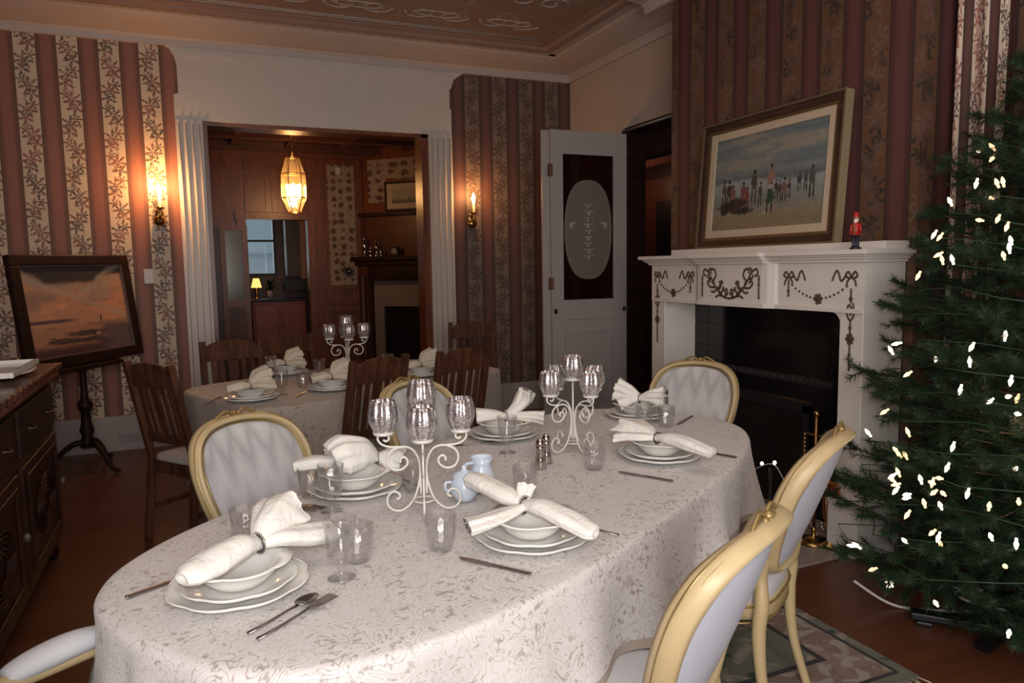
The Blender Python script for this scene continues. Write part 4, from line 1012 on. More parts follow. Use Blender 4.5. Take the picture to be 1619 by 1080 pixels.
# ------------------------------------------------------------------ slat back wooden chairs
def slat_chair(label):
    t = thing('slat_chair', (0, 0, 0), label, 'chair', group='brown slat back chairs around the rear table')
    def yb(z): return -(z - .44) * .20
    for sg in (-1, 1):
        MB().beam((sg * .185, yb(.99), .985), (sg * .185, 0, .44), .038, .034, (0, 1, 0)).beam((sg * .185, 0, .46), (sg * .19, -.05, 0), .036, .036, (0, 1, 0)).build('rear_post', M_chairwood, t, bevel=.004)
        MB().box(sg * .19 - .018, sg * .19 + .018, .38, .416, 0, .43).build('front_leg', M_chairwood, t, bevel=.004)
        MB().box(sg * .19 - .01, sg * .19 + .01, .0, .39, .16, .19).build('side_stretcher', M_chairwood, t)
        MB().box(sg * .195 - .011, sg * .195 + .011, .0, .39, .37, .43).build('side_rail', M_chairwood, t)
    poly = [(-.168, .855), (.168, .855), (.168, .925)] + [(.168 * math.cos(a), .925 + .065 * math.sin(a) ** .8) for a in np.linspace(.12, PI - .12, 15)] + [(-.168, .925)]
    Mx = Matrix(((1, 0, 0, 0), (0, -.196, .981, 0), (0, .981, .196, 0), (0, 0, 0, 1)))
    def tilt(c): return c.xf(Matrix(((1, 0, 0, 0), (0, 1, -.20, .088), (0, 0, 1, 0), (0, 0, 0, 1))))
    Mz = Matrix(((1, 0, 0, 0), (0, 0, 1, -.012), (0, 1, 0, 0), (0, 0, 0, 1)))
    tilt(MB().extrude(poly, .024, Mz)).build('crest_rail', M_chairwood, t, bevel=.004)
    tilt(MB().box(-.168, .168, -.01, .01, .545, .60)).build('lower_back_rail', M_chairwood, t, bevel=.003)
    for x, w in ((-.125, .028), (-.07, .028), (0, .06), (.07, .028), (.125, .028)):
        tilt(MB().box(x - w / 2, x + w / 2, -.006, .006, .595, .86)).build('slat', M_chairwood, t)
    MB().box(-.19, .19, .395, .412, .37, .43).build('front_rail', M_chairwood, t); MB().box(-.175, .175, -.012, .01, .37, .44).build('rear_rail', M_chairwood, t)
    pts = [(x * .205, .205 + y * .215) for k in range(40) for x, y in [sup(2 * PI * k / 40, 1, 1, 5)]]
    vs = []; fs = []
    for f, z in ((1, .43), (1.0, .448), (.95, .462), (.6, .470), (.02, .472)): vs += [(x * f, .205 + (y - .205) * f, z) for x, y in pts]
    for i in range(4): fs += [(i * 40 + k, i * 40 + (k + 1) % 40, (i + 1) * 40 + (k + 1) % 40, (i + 1) * 40 + k) for k in range(40)]
    MB().add(vs, fs).build('seat_pad', M_floralseat, t)
    return t
M_floralseat = damask('floral_seat_fabric', (.42, .39, .38), (.08, .09, .14), (.20, .08, .06), 1.6)
x, y = B2(-1.12, .05)
s1 = slat_chair('brown slat back chair at the left end of the rear table, near the pedestal'); s1.location = (x, y, 0); s1.rotation_euler = (0, 0, BA - PI / 2 + .22)
def sd(u, v, rz, label): x, y = B2(u, v); return dup(s1, (x, y, 0), rz, label)
sd(-.36, -.66, BA + .12, 'brown slat back chair seen from behind, left of two at the rear table front')
sd(.20, -.72, BA, 'brown slat back chair seen from behind, right of two at the rear table front')
sd(-.40, .78, BA + PI - .25, 'brown slat back chair behind the rear table beside the left white casing')
sd(.06, .80, BA + PI, 'brown slat back chair behind the rear candelabra')
x, y = 2.12, 5.75; dup(s1, (x, y, 0), BA + PI * .75, 'reddish brown chair standing apart against the dim striped wallpaper')

# ------------------------------------------------------------------ tableware
SET = [0]
def scal(n, a): return lambda th, r, z: 1 + a * (abs(math.cos(n * th / 2)) ** .7 - .5) * min(1, max(0, (r - .06) / .04))
def charger(loc, label, R_=.142, name='dinner_plate', small=False):
    p = MB(); pf = [(0, .003), (R_ * .62, .003), (R_ * .68, .006), (R_ * .93, .015), (R_, .021), (R_ * .99, .0235), (R_ * .92, .0185), (R_ * .68, .0095), (R_ * .6, .0075), (0, .0075)]
    p.lathe(pf, 72, mod=scal(8, .055)); 
    t = thing(name, loc, label, 'plate'); p.build('plate_body', M_china, t)
    c = MB(); c.sweep([(r * math.cos(a), r * math.sin(a), .0235) for a in np.linspace(0, 2 * PI, 73)[:-1] for r in [R_ * scal(8, .055)(a, R_, 0)]], .0022, n=6, closed=True); c.build('beaded_rim', M_china, t)
    return t
def bowl(loc, label):
    t = thing('soup_bowl', loc, label, 'bowl')
    pf = [(0, .003), (.05, .003), (.055, .006), (.075, .025), (.084, .043), (.108, .050), (.109, .053), (.083, .047), (.072, .030), (.05, .010), (0, .008)]
    MB().lathe(pf, 72, mod=scal(6, .07)).build('bowl_body', M_china, t)
    return t
PL = charger((0, 0, 0), 'x'); PL2 = charger((0, 0, 0), 'x', .118, 'salad_plate'); BW = bowl((0, 0, 0), 'x')
first = {}
def inst(key, proto, loc, rz, label, group=None):
    if key not in first:
        first[key] = 1; proto.location = loc; proto.rotation_euler = (0, 0, rz); proto['label'] = label
        if group: proto['group'] = group
        return proto
    return dup(proto, loc, rz, label, group)
def stack(x, y, z, rz, where, n=3, tag_=''):
    inst('pl', PL, (x, y, z), rz, 'white dinner plate lowest in the stack ' + where, 'scalloped dinner plates')
    inst('pl2', PL2, (x, y, z + .0085), rz + .2, 'white salad plate mid stack ' + where, 'scalloped salad plates')
    inst('bw', BW, (x, y, z + .0165), rz + .4, 'white soup bowl atop the stack ' + where, 'scalloped soup bowls')
def cutlery(kind, loc, rz, label):
    k = 'c' + kind
    if k not in first:
        t = thing(kind, loc, label, kind, rz, 'steel cutlery laid on the tables')
        if kind == 'knife':
            MB().box(-.005, .005, -.10, .0, .0, .006).build('handle', M_steel, t, bevel=.002)
            MB().extrude([(-.008, 0), (.007, 0), (.008, .06), (.004, .10), (-.008, .085)], .0018, Matrix.Translation((0, 0, .002))).build('blade', M_steel, t)
        elif kind == 'fork':
            MB().sweep([(0, -.10, .003), (0, -.05, .003), (0, 0, .006), (0, .03, .009)], [.0055, .004, .003, .0035], [.002] * 4, n=8).build('handle', M_steel, t)
            c = MB().extrude([(-.003, .025), (.003, .025), (.0125, .042), (.0125, .055), (-.0125, .055), (-.0125, .042)], .0018, Matrix.Translation((0, 0, .008)))
            for k2 in range(4): c.box(-.0125 + k2 * .0074, -.0097 + k2 * .0074, .053, .100, .007, .009)
            c.build('tines', M_steel, t)
        else:
            MB().sweep([(0, -.10, .003), (0, -.05, .003), (0, 0, .006), (0, .025, .006)], [.0055, .004, .003, .0035], [.002] * 4, n=8).build('handle', M_steel, t)
            MB().lathe([(0, .0), (.6, .0025), (.9, .006), (1, .009), (.9, .0085), (0, .003)], 24).xf(Matrix.Translation((0, .050, .001)) @ Matrix.Diagonal((.018, .030, 1, 1))).build('spoon_bowl', M_steel, t)
        first[k] = t; return t
    return dup(first[k], loc, rz, label)
def lay(kind, a, b, label, z=TZ + .002):
    """a: handle end, b: head end"""
    dx, dy = b[0] - a[0], b[1] - a[1]; rz = math.atan2(-dx, dy); return cutlery(kind, ((a[0] + b[0]) / 2, (a[1] + b[1]) / 2, z), rz, label)
# napkins: cloth gathered through a ring, each lobe a ruffled tube
def lobe(c, path, w, h, ruf, nr=5, seed=0, n=40):
    r = random.Random(seed); ph = r.uniform(0, 6.28)
    P = spline(path, 8); N = len(P)
    W = lerp_list(w, N); Hh = lerp_list(h, N)
    vs = []; fs = []
    for i, p in enumerate(P):
        t = (P[min(i + 1, N - 1)] - P[max(i - 1, 0)]).normalized(); a = t.cross(Vector((0, 0, 1))); a.normalize(); b = a.cross(t)
        q = i / (N - 1); am = ruf * q
        for k in range(n):
            th = 2 * PI * k / n; rr = 1 + am * (2.2 * abs(math.sin(nr * th * .5 + ph + q * .8)) - 1.2) + am * .45 * math.sin((2 * nr + 1) * th + ph * 2) + .03 * math.sin(9 * q + 2 * th + ph)
            vs.append(p + a * math.cos(th) * W[i] * rr + b * math.sin(th) * Hh[i] * rr)
    for i in range(N - 1): fs += [(i * n + k, i * n + (k + 1) % n, (i + 1) * n + (k + 1) % n, (i + 1) * n + k) for k in range(n)]
    # inward fold at the open end
    b0 = (N - 1) * n; e = len(vs); tdir = (P[-1] - P[-2]).normalized()
    cen = P[-1] - tdir * min(.03, W[-1] * .8)
    for k in range(n):
        v = vs[b0 + k]; vs.append(cen + (v - P[-1]) * .45)
    fs += [(b0 + k, b0 + (k + 1) % n, e + (k + 1) % n, e + k) for k in range(n)]
    vs.append(cen - tdir * .005); fs += [(e + k, e + (k + 1) % n, len(vs) - 1) for k in range(n)]
    fs.append(tuple(range(n - 1, -1, -1)))
    return c.add(vs, fs)
def napkin(name_pt, ring, lobes, label, rlabel, mat=None, ring_dir=(1, 0, 0), rr=.017, seed=0):
    """lobes: list of (points relative to the ring, widths, heights, ruffle, n)"""
    t = thing('napkin', ring, label, 'napkin')
    c = MB()
    for i, (pts, w, h, ru, nr) in enumerate(lobes): lobe(c, pts, w, h, ru, nr, seed + i)
    c.build('folded_cloth', mat or M_napkin, t)
    d = Vector(ring_dir).normalized(); a = d.cross(Vector((0, 0, 1))).normalized(); b = a.cross(d)
    r = thing('napkin_ring', ring, rlabel, 'napkin ring')
    MB().sweep([a * math.cos(q) * (rr + .003) + b * math.sin(q) * (rr + .002) for q in np.linspace(0, 2 * PI, 29)[:-1]], .0022, .0045, n=8, closed=True).build('band', M_ring, r)
    c = MB()
    for k in range(7): c.ell(tuple(a * math.cos(k * .3 + .8) * (rr + .006) + b * math.sin(k * .3 + .8) * (rr + .006)), (.003,) * 3, 8, 6)
    c.build('beads', M_silver, r)
# glassware
def ribs(n, a): return lambda th, r, z: 1 + a * abs(math.sin(n * th / 2))
def goblet(label):
    t = thing('water_goblet', (0, 0, 0), label, 'goblet')
    MB().lathe([(.011, .034), (.023, .042), (.029, .062), (.033, .100), (.036, .138), (.0345, .138), (.0315, .100), (.027, .064), (.021, .047), (.0, .042)], 40, mod=ribs(10, .05)).build('bowl', M_glass, t)
    MB().lathe([(.0, .0), (.032, .0), (.031, .003), (.012, .007), (.007, .014), (.011, .022), (.008, .028), (.011, .034)], 32).build('stem_and_foot', M_glass, t)
    return t
def tumbler(label, mat=None):
    t = thing('cut_glass_tumbler', (0, 0, 0), label, 'tumbler')
    MB().lathe([(.0, .0), (.026, .0), (.029, .006), (.034, .04), (.038, .088), (.0362, .088), (.032, .042), (.027, .012), (0, .010)], 48, mod=ribs(16, .05)).build('glass_wall', mat or M_glass, t)
    c = MB()
    for k in range(14):
        a = 2 * PI * k / 14
        for z, r in ((.016, .031), (.030, .0325), (.044, .034)): c.ell((r * math.cos(a + z * 15), r * math.sin(a + z * 15), z), (.003, .003, .006), 6, 5)
    c.build('cut_pattern', M_glass, t)
    return t
GB = goblet('x'); TB = tumbler('x')
def gob(x, y, z, label): return inst('gb', GB, (x, y, z), random.uniform(0, 6), label, 'clear stemmed goblets')
def tum(x, y, z, label): return inst('tb', TB, (x, y, z), random.uniform(0, 6), label, 'cut glass tumblers')

Z = TZ + .002
# A: near left end
ax, ay = -1.055 + 0, .0; x, y = T(-1.035, .02); stack(x, y, Z, .3, 'at the left end of the front table')
zr = Z + .0165 + .072
x, y = T(-1.03, .03)
first_x = None
SETS = [(-1.03, .03, 'at the near left table end'), (-.447, -.345, 'in front of the pale blue creamer'), (.455, -.30, 'on the fireplace side'), (-.40, .34, 'before the left white oval chair'), (.435, .37, 'behind the goblet and shakers'), (1.06, .07, 'at the far table end by the mantelpiece')]
# prototypes above were already used once for the first setting
for i, (u, v, wh) in enumerate(SETS):
    x, y = T(u, v)
    if i == 0:
        for o_ in (PL, PL2, BW): o_.location.x, o_.location.y = x, y
        PL['label'] = 'white dinner plate lowest in the stack ' + wh; PL2['label'] = 'white salad plate mid stack ' + wh; BW['label'] = 'white soup bowl atop the stack ' + wh
    else: stack(x, y, Z, .5 * i, wh)
def W(u, v, z): x, y = T(u, v); return Vector((x, y, z))
def nap(ring, lobes, label, rlabel, seed, mat=None, rr=.017):
    r = W(*ring); out = []
    for pts, w, h, ru, nr in lobes: out.append(([W(*p) - r for p in [ring] + pts], w, h, ru, nr))
    d = out[0][0][1] - out[0][0][0]; napkin(None, r, out, label, rlabel, mat, (d.x, d.y, 0), rr, seed)
NZ = Z + .088
nap((-.985, .020, NZ + .005), [([(-1.03, .02, NZ + .012), (-1.10, .012, NZ + .006), (-1.155, .006, NZ), (-1.175, .005, NZ - .003)], [.014, .036, .044, .040, .020], [.014, .026, .026, .022, .012], .05, 3),
    ([(-.95, .04, NZ + .02), (-.90, .07, NZ + .030), (-.865, .085, NZ + .028)], [.014, .036, .054, .062], [.014, .030, .042, .046], .16, 4),
    ([(-.93, .01, NZ + .004), (-.86, .0, NZ - .012), (-.80, -.005, NZ - .022)], [.014, .030, .038, .034], [.012, .020, .024, .024], .12, 3)],
    'ivory napkin gathered in a ring across the bowl at the near left end', 'grey ring on the napkin at the near left end', 3)
nap((-.450, -.325, NZ), [([(-.455, -.38, NZ + .006), (-.468, -.46, NZ - .004), (-.478, -.53, NZ - .020), (-.479, -.545, NZ - .022)], [.013, .032, .036, .030, .012], [.013, .020, .020, .016, .008], .07, 4),
    ([(-.435, -.26, NZ + .010), (-.41, -.17, NZ + .020), (-.395, -.115, NZ + .022)], [.013, .030, .036, .030], [.013, .022, .022, .020], .08, 3),
    ([(-.50, -.315, NZ - .006), (-.56, -.29, NZ - .014), (-.60, -.26, NZ - .022)], [.012, .026, .034, .038], [.010, .012, .014, .014], .22, 5),
    ([(-.43, -.31, NZ + .015), (-.405, -.30, NZ + .032)], [.012, .020, .026], [.010, .014, .018], .2, 4)],
    'ivory napkin with cutlery tips laid over the bowl in front of the creamer', 'beaded ring on the napkin in front of the creamer', 9)
nap((.400, -.315, NZ), [([(.385, -.37, NZ + .006), (.36, -.45, NZ), (.335, -.53, NZ - .012)], [.012, .030, .036, .026], [.012, .020, .022, .014], .08, 4),
    ([(.43, -.26, NZ + .006), (.46, -.20, NZ + .008), (.48, -.16, NZ + .004)], [.012, .036, .056, .064], [.012, .024, .030, .030], .20, 5),
    ([(.385, -.27, NZ), (.39, -.20, NZ - .008), (.385, -.16, NZ - .016)], [.012, .024, .034, .036], [.010, .014, .016, .014], .2, 4)],
    'ivory napkin in a ring fanned over the bowl on the fireplace side', 'grey ring on the fireplace side napkin', 15)
nap((-.330, .315, NZ + .008), [([(-.37, .335, NZ + .026), (-.43, .36, NZ + .032), (-.465, .375, NZ + .022)], [.012, .050, .072, .060], [.012, .048, .058, .040], .16, 5),
    ([(-.31, .29, NZ + .006), (-.29, .265, NZ + .002), (-.28, .25, NZ - .004)], [.012, .038, .046, .040], [.012, .032, .040, .034], .10, 4),
    ([(-.38, .38, NZ), (-.46, .45, NZ + .004), (-.50, .50, NZ - .006)], [.012, .024, .034, .030], [.012, .016, .020, .018], .1, 4)],
    'ivory napkin fanned in a peak before the left white oval chair', 'grey ring on the peaked napkin before the left oval chair', 21)
nap((.430, .355, NZ), [([(.47, .33, NZ + .03), (.50, .31, NZ + .07), (.51, .30, NZ + .10)], [.012, .034, .052, .056], [.012, .022, .030, .030], .2, 4),
    ([(.48, .27, NZ), (.51, .22, NZ - .004)], [.012, .032, .044], [.012, .020, .024], .2, 5),
    ([(.40, .40, NZ + .006), (.36, .45, NZ + .004)], [.012, .036, .048], [.012, .024, .030], .1, 4)],
    'ivory napkin standing in a tall fan behind the goblet', 'grey ring on the tall fanned napkin', 27)
nap((1.065, .06, NZ), [([(1.06, .11, NZ + .02), (1.05, .17, NZ + .035)], [.012, .040, .050], [.012, .035, .045], .22, 5),
    ([(1.08, .01, NZ + .01), (1.09, -.05, NZ + .015)], [.012, .040, .055], [.012, .030, .040], .22, 5), ([(1.04, .10, NZ - .01), (1.00, .14, NZ - .03)], [.012, .030, .040], [.012, .02, .03], .15, 4)],
    'ivory napkin ruffled over the bowl at the far end by the mantelpiece', 'grey ring on the napkin at the far end', 33)
# cutlery
lay('fork', T(-1.141, -.185), T(-.945, -.172), 'steel fork lying beside the spoon at the near left end')
lay('spoon', T(-1.124, -.150), T(-.955, -.138), 'steel spoon lying inside the fork at the near left end')
lay('knife', T(-1.175, .20), T(-1.0, .192), 'steel knife end showing left of the near left plates')
lay('fork', T(-.60, .46), T(-.578, .30), 'steel fork beyond the near left napkin, right of two'); lay('fork', T(-.66, .47), T(-.600, .305), 'steel fork beyond the near left napkin, left of two')
lay('knife', T(-.622, -.47), T(-.638, -.245), 'steel knife in front of the cut tumbler, left of the plates before the creamer')
lay('knife', T(.210, -.46), T(.218, -.24), 'steel knife left of the plates on the fireplace side')
lay('fork', T(-.405, -.56), T(-.385, -.37), 'steel fork tip under the napkin in front of the creamer', TZ + .044); 
lay('fork', T(.25, .41), T(.325, .335), 'steel fork left of the plates behind the goblet'); lay('knife', T(-.21, .40), T(-.25, .22), 'dark knife right of the plates before the left oval chair')
lay('knife', T(1.20, -.135), T(1.0, -.145), 'steel knife behind the two tumblers at the far end'); lay('knife', T(.60, -.50), T(.62, -.36), 'steel knife right of the plates on the fireplace side')
# glasses
def G_(u, v, lab): x, y = T(u, v); return gob(x, y, Z, lab)
def Tm(u, v, lab): x, y = T(u, v); return tum(x, y, Z, lab)
G_(-.862, -.105, 'clear faceted goblet nearest the camera beside the near left napkin'); G_(-.565, .262, 'clear faceted goblet in front of the peaked napkin'); G_(.242, .215, 'clear faceted goblet before the tall fanned napkin')
Tm(-.775, -.065, 'small clear tumbler right behind the nearest goblet'); Tm(-.845, .265, 'faint pinkish tumbler behind the near left napkin'); Tm(-.612, -.185, 'cut glass tumbler in front of the candelabra foot')
Tm(-.290, .20, 'pinkish tumbler behind the left scroll of the front candelabra'); Tm(-.140, -.12, 'reddish tumbler behind the napkin by the creamer'); Tm(.215, -.165, 'cut glass tumbler left of the fireplace side plates')
Tm(.940, -.02, 'left of two tumblers at the far end of the front table'); Tm(.955, -.11, 'right of two tumblers at the far end of the front table'); Tm(-.50, .43, 'small tumbler left of the goblet near the peaked napkin')
# creamer and sugar bowl
x, y = T(-.19, .01); t = thing('creamer', (x, y, Z), 'pale blue milk glass creamer with wavy lip on the front table', 'jug', 0.3)
MB().lathe([(0, .002), (.026, .002), (.030, .008), (.040, .035), (.041, .055), (.030, .078), (.027, .088), (.036, .108), (.034, .108), (.025, .090), (.027, .078), (.038, .054), (.036, .035), (0, .01)], 48, mod=lambda th, r, z: 1 + (.16 * math.cos(th) ** 3 if z > .085 else 0)).build('jug_body', M_bluechina, t)
MB().sweep([(q[0], 0, q[1]) for q in spline([(-.030, .095, 0), (-.058, .095, 0), (-.066, .068, 0), (-.040, .040, 0)], 6)], .005, n=8).build('handle', M_bluechina, t)
x, y = T(-.285, .0); t = thing('sugar_bowl', (x, y, Z), 'round pale blue sugar bowl beside the creamer', 'sugar bowl', 0)
MB().lathe([(0, .002), (.024, .002), (.028, .006), (.044, .030), (.045, .045), (.036, .066), (.034, .070), (.036, .078), (.034, .078), (.030, .068), (.040, .045), (.038, .030), (0, .01)], 40).build('bowl_body', M_bluechina, t)
for sg in (-1, 1): MB().sweep([(sg * q[0], 0, q[1]) for q in spline([(.040, .060, 0), (.058, .060, 0), (.058, .040, 0), (.044, .034, 0)], 5)], .004, n=8).build('handle', M_bluechina, t)
MB().lathe([(.034, .078), (.028, .086), (.010, .092), (.007, .098), (.010, .104), (0, .108)], 28).build('lid', M_bluechina, t)
# shakers
def shaker(label):
    t = thing('shaker', (0, 0, 0), label, 'shaker', group='polished silver shakers')
    MB().lathe([(0, 0), (.022, 0), (.023, .004), (.017, .030), (.013, .055), (.015, .062), (.015, .066), (.012, .070)], 24).build('body', M_silver, t)
    MB().lathe([(.015, .070), (.016, .078), (.010, .090), (.0, .094)], 24).build('cap', M_silver, t); return t
s = shaker('silver shaker in front of the rear candelabra on the front table, left of two'); x, y = T(.125, -.005); s.location = (x, y, Z); s.scale = (1.0, 1.0, 1.12)
x, y = T(.195, .015); r = dup(s, (x, y, Z), .4, 'silver shaker, right and slightly behind the other shaker'); r.scale = (1.0, 1.0, 1.12)

# ------------------------------------------------------------------ candelabra
def candelabra(label):
    t = thing('candelabra', (0, 0, 0), label, 'candelabra', group='white scroll candelabra with mercury glass cups')
    MB().sweep([(0, 0, .03), (0, 0, .285)], .0035, n=8).lathe([(.0, .283), (.030, .283), (.032, .287), (.032, .292), (0, .292)], 24).build('stem', M_iron, t)
    for a in range(4):
        M_ = Matrix.Rotation(a * PI / 2, 4, 'Z')
        s1 = [(.008, .05), (.009, .10), (.012, .15), (.030, .183), (.060, .192), (.092, .180), (.103, .155), (.092, .130), (.068, .124), (.048, .136), (.045, .152), (.056, .162), (.066, .154), (.064, .146)]
        s2 = [(.068, .192), (.098, .194), (.120, .204), (.128, .220), (.118, .234), (.100, .230), (.096, .217), (.104, .210), (.112, .215)]
        s3 = [(.009, .12), (.014, .085), (.030, .040), (.058, .012), (.085, .010), (.104, .026), (.104, .052), (.088, .066), (.072, .060), (.070, .048), (.080, .043)]
        for s_, r_ in ((s1, .0036), (s2, .0034), (s3, .0036)):
            MB().sweep([(q[0], 0, q[1] - .006 if s_ is s3 else q[1]) for q in spline([(p[0], p[1], 0) for p in s_], 5)], r_, n=7, up=(0, 1, 0)).xf(M_).build('scroll', M_iron, t)
        MB().lathe([(0, .230), (.028, .230), (.030, .234), (.030, .239), (0, .239)], 20, (.111, 0, 0)).xf(M_).build('cup_holder', M_iron, t)
    MB().sweep([(.030 * math.cos(a), .030 * math.sin(a), .032) for a in np.linspace(0, 2 * PI, 25)[:-1]], .003, n=6, closed=True).build('ring', M_iron, t)
    return t
def votive(label):
    t = thing('votive_cup', (0, 0, 0), label, 'candle cup', group='silvery mercury glass votive cups')
    MB().lathe([(0, 0), (.026, 0), (.030, .006), (.041, .030), (.043, .050), (.039, .075), (.035, .090), (.0335, .090), (.037, .074), (.041, .050), (.038, .030), (.027, .010), (0, .008)], 36, mod=ribs(14, .02)).build('cup', M_merc, t)
    MB().lathe([(0, .010), (.024, .010), (.024, .045), (0, .045)], 20).build('candle', M_trim, t)
    return t
CD = candelabra('tall front candelabra of white scroll iron with five silvery cups'); VT = votive('x'); vfirst = [1]
def place_cand(C, z, rz, where, label, sc=1.):
    global CD
    if C == 'first': pass
    x, y = C; o_ = CD if vfirst[0] else dup(CD, (x, y, z), rz, label)
    o_.location = (x, y, z); o_.rotation_euler = (0, 0, rz); o_['label'] = label; o_.scale = (sc,) * 3
    names = ['right hand', 'rear', 'left hand', 'front']
    order = []
    for k in range(4):
        a = rz + k * PI / 2; px, py = x + .111 * sc * math.cos(a), y + .111 * sc * math.sin(a)
        # position as seen from the camera
        order.append((px, py, z + .239 * sc))
    order.append((x, y, z + .292 * sc))
    d = math.hypot(x, y); ex, ey = x / d, y / d
    for i, (px, py, pz) in enumerate(order):
        if i == 4: nm = 'topmost silvery votive cup in the centre of ' + where
        else:
            fw = (px - x) * ex + (py - y) * ey; rt = (px - x) * ey - (py - y) * ex
            if abs(fw) > .09 * sc or abs(rt) > .09 * sc: q = ('rear' if fw > 0 else 'front') if abs(fw) > abs(rt) else ('right' if rt > 0 else 'left')
            else: q = ('rear ' if fw > 0 else 'front ') + ('right' if rt > 0 else 'left')
            nm = 'silvery votive cup on the ' + q + ' arm of ' + where
        if vfirst[0]: vfirst[0] = 0; VT.location = (px, py, pz); VT['label'] = nm; VT.scale = (sc,) * 3
        else: dup(VT, (px, py, pz), i, nm, scale=sc)
place_cand(T(-.425, .035), Z + .004, -math.atan2(*T(-.425, .035)), 'the front candelabra', 'tall front candelabra of white scroll iron with five silvery cups', .97)
place_cand(T(.385, .015), Z + .004, -math.atan2(*T(.385, .015)) + .66, 'the second candelabra', 'white scroll candelabra with five cups in front of the white door', .93)
place_cand((.905, 4.83), Z + .004, -math.atan2(.905, 4.83) + .1, 'the rear table candelabra', 'white scroll candelabra standing on the rear table', 1.0)

# ------------------------------------------------------------------ rear table settings
RS = [((.25, 4.11), 'at the left end of the rear table'), ((.70, 4.24), 'left of the rear table front chairs'), ((1.31, 4.50), 'between the two rear table front chairs'), ((.53, 5.02), 'at the far left side of the rear table')]
for i, ((x, y), wh) in enumerate(RS):
    stack(x, y, Z, i, wh)
    r = Vector((x, y, NZ - .012))
    napkin(None, r, [([Vector((0, 0, 0)), Vector((-.05, -.01, .006)), Vector((-.12, -.01, -.006))], [.012, .034, .040], [.012, .026, .020], .12, 4), ([Vector((0, 0, 0)), Vector((.04, .03, .03)), Vector((.10, .05, .04))], [.012, .05, .06], [.012, .05, .055], .2, 5), ([Vector((0, 0, 0)), Vector((.05, -.01, .0)), Vector((.12, .0, -.01))], [.012, .035, .05], [.012, .025, .03], .15, 4)],
           'cream napkin bundled over the bowl ' + wh, 'small ring on the cream napkin ' + wh, M_napkin2, (1, 0, 0), .015, 40 + i * 5)
for x, y, lab in ((.42, 4.22, 'stemmed glass right of the plates at the left end of the rear table'), (.81, 4.55, 'stemmed glass in front of the rear candelabra'), (.43, 4.95, 'stemmed glass in front of the far left rear setting'), (1.60, 4.72, 'stemmed glass at the right of the rear table'), (1.13, 4.65, 'stemmed glass beside the rear middle plates')): gob(x, y, Z, lab)
for x, y, lab in ((.56, 4.42, 'amber tinted tumbler among the rear table settings'), (.64, 4.50, 'clear tumbler behind the amber tinted one on the rear table'), (.75, 5.02, 'clear tumbler left of the rear candelabra'), (1.45, 4.80, 'clear tumbler at the right part of the rear table')): tum(x, y, Z, lab)
lay('fork', (.02, 4.07), (.10, 4.24), 'fork at the left edge of the rear table'); lay('knife', (.48, 4.08), (.56, 4.25), 'knife between the two left settings of the rear table')

# ------------------------------------------------------------------ nutcracker on the mantel
t = thing('nutcracker_figurine', (2.872, 2.545, 1.505), 'small red coated wooden soldier figurine on the right end of the mantel', 'figurine', PI / 2 + .3)
MB().lathe([(0, 0), (.026, 0), (.026, .010), (0, .010)], 20).build('base', M_dkblue, t)
for sg in (-1, 1):
    MB().lathe([(.0, .010), (.009, .010), (.008, .02), (.0075, .07), (0, .07)], 10, (sg * .009, 0, 0)).build('leg', M_dkblue, t); MB().ell((sg * .009, .008, .014), (.007, .012, .005), 8, 6).build('boot', M_dkblue, t)
    MB().sweep([(sg * .018, 0, .118), (sg * .024, .002, .095), (sg * .021, .006, .072)], .0055, n=8).build('arm', M_red, t)
MB().lathe([(0, .066), (.018, .066), (.014, .09), (.018, .118), (.010, .126), (0, .127)], 18).build('coat', M_red, t)
MB().box(-.003, .003, .013, .018, .07, .118).box(-.015, .015, .013, .016, .088, .092).build('belt', M_gilt, t)
h = MB().ell((0, 0, .138), (.0125, .012, .014), 12, 8).build('head', M_skin, t)
MB().ell((0, .008, .131), (.009, .006, .010), 10, 6).ell((0, .003, .134), (.013, .009, .007), 10, 6).build('white_beard', M_china, t)
for sg in (-1, 1): MB().ell((sg * .005, .0115, .141), (.0018, .001, .0018), 6, 5).build('eye', M_dkblue, h)
MB().lathe([(.0135, .147), (.012, .150), (.013, .172), (0, .174)], 16).build('hat', M_red, t); MB().lathe([(.0142, .146), (.0142, .151), (0, .151)], 16).build('hat_brim', M_gilt, t)

# ------------------------------------------------------------------ fire irons and hearth things
t = thing('fire_tool_stand', (2.86, 2.74, .012), 'brass fire tool stand on the hearth beside the right plinth', 'fire irons')
MB().lathe([(0, 0), (.085, 0), (.085, .010), (.05, .018), (.012, .03), (.012, .06), (.018, .07), (.008, .08)], 28).build('base', M_brass, t)
MB().sweep([(0, 0, .05), (0, 0, .66)], .007, n=10).ell((0, 0, .67), (.014, .014, .018)).build('pole', M_brass, t)
MB().sweep([(0, -.08, .56), (0, .08, .56)], .006, n=8).build('crossbar', M_brass, t)
for k, y in enumerate((-.075, .075)):
    c = MB()
    for j in range(12): c.ell((0, y, .55 - j * .022), (.007, .007, .012), 8, 6)
    c.sweep([(0, y, .30), (0, y, .10)], .004, n=6); c.build('hanging_tool', M_brass, t)
t = thing('copper_bed_warmer', (2.88, 2.585 + .12, .012), 'shiny copper bellows shaped piece leaning by the right plinth', 'hearth ornament')
poly = [(.0, .10), (.045, .13), (.055, .20), (.050, .29), (.030, .34), (-.03, .34), (-.05, .29), (-.055, .20), (-.045, .13)]
Mq = Matrix.Translation((0, -.045, 0)) @ Matrix(((0, 0, 1, 0), (1, 0, 0, 0), (0, 1, 0, 0), (0, 0, 0, 1)))
MB().extrude(poly, .03, Mq).build('body', M_copper, t, bevel=.012)
MB().sweep([(.01, -.045 + .06 * math.sin(a), .11 + .07 * (1 - math.cos(a)) * .5 - .05) for a in np.linspace(-2, 2, 16)], .005, n=8).build('wire_handle', M_silver, t)
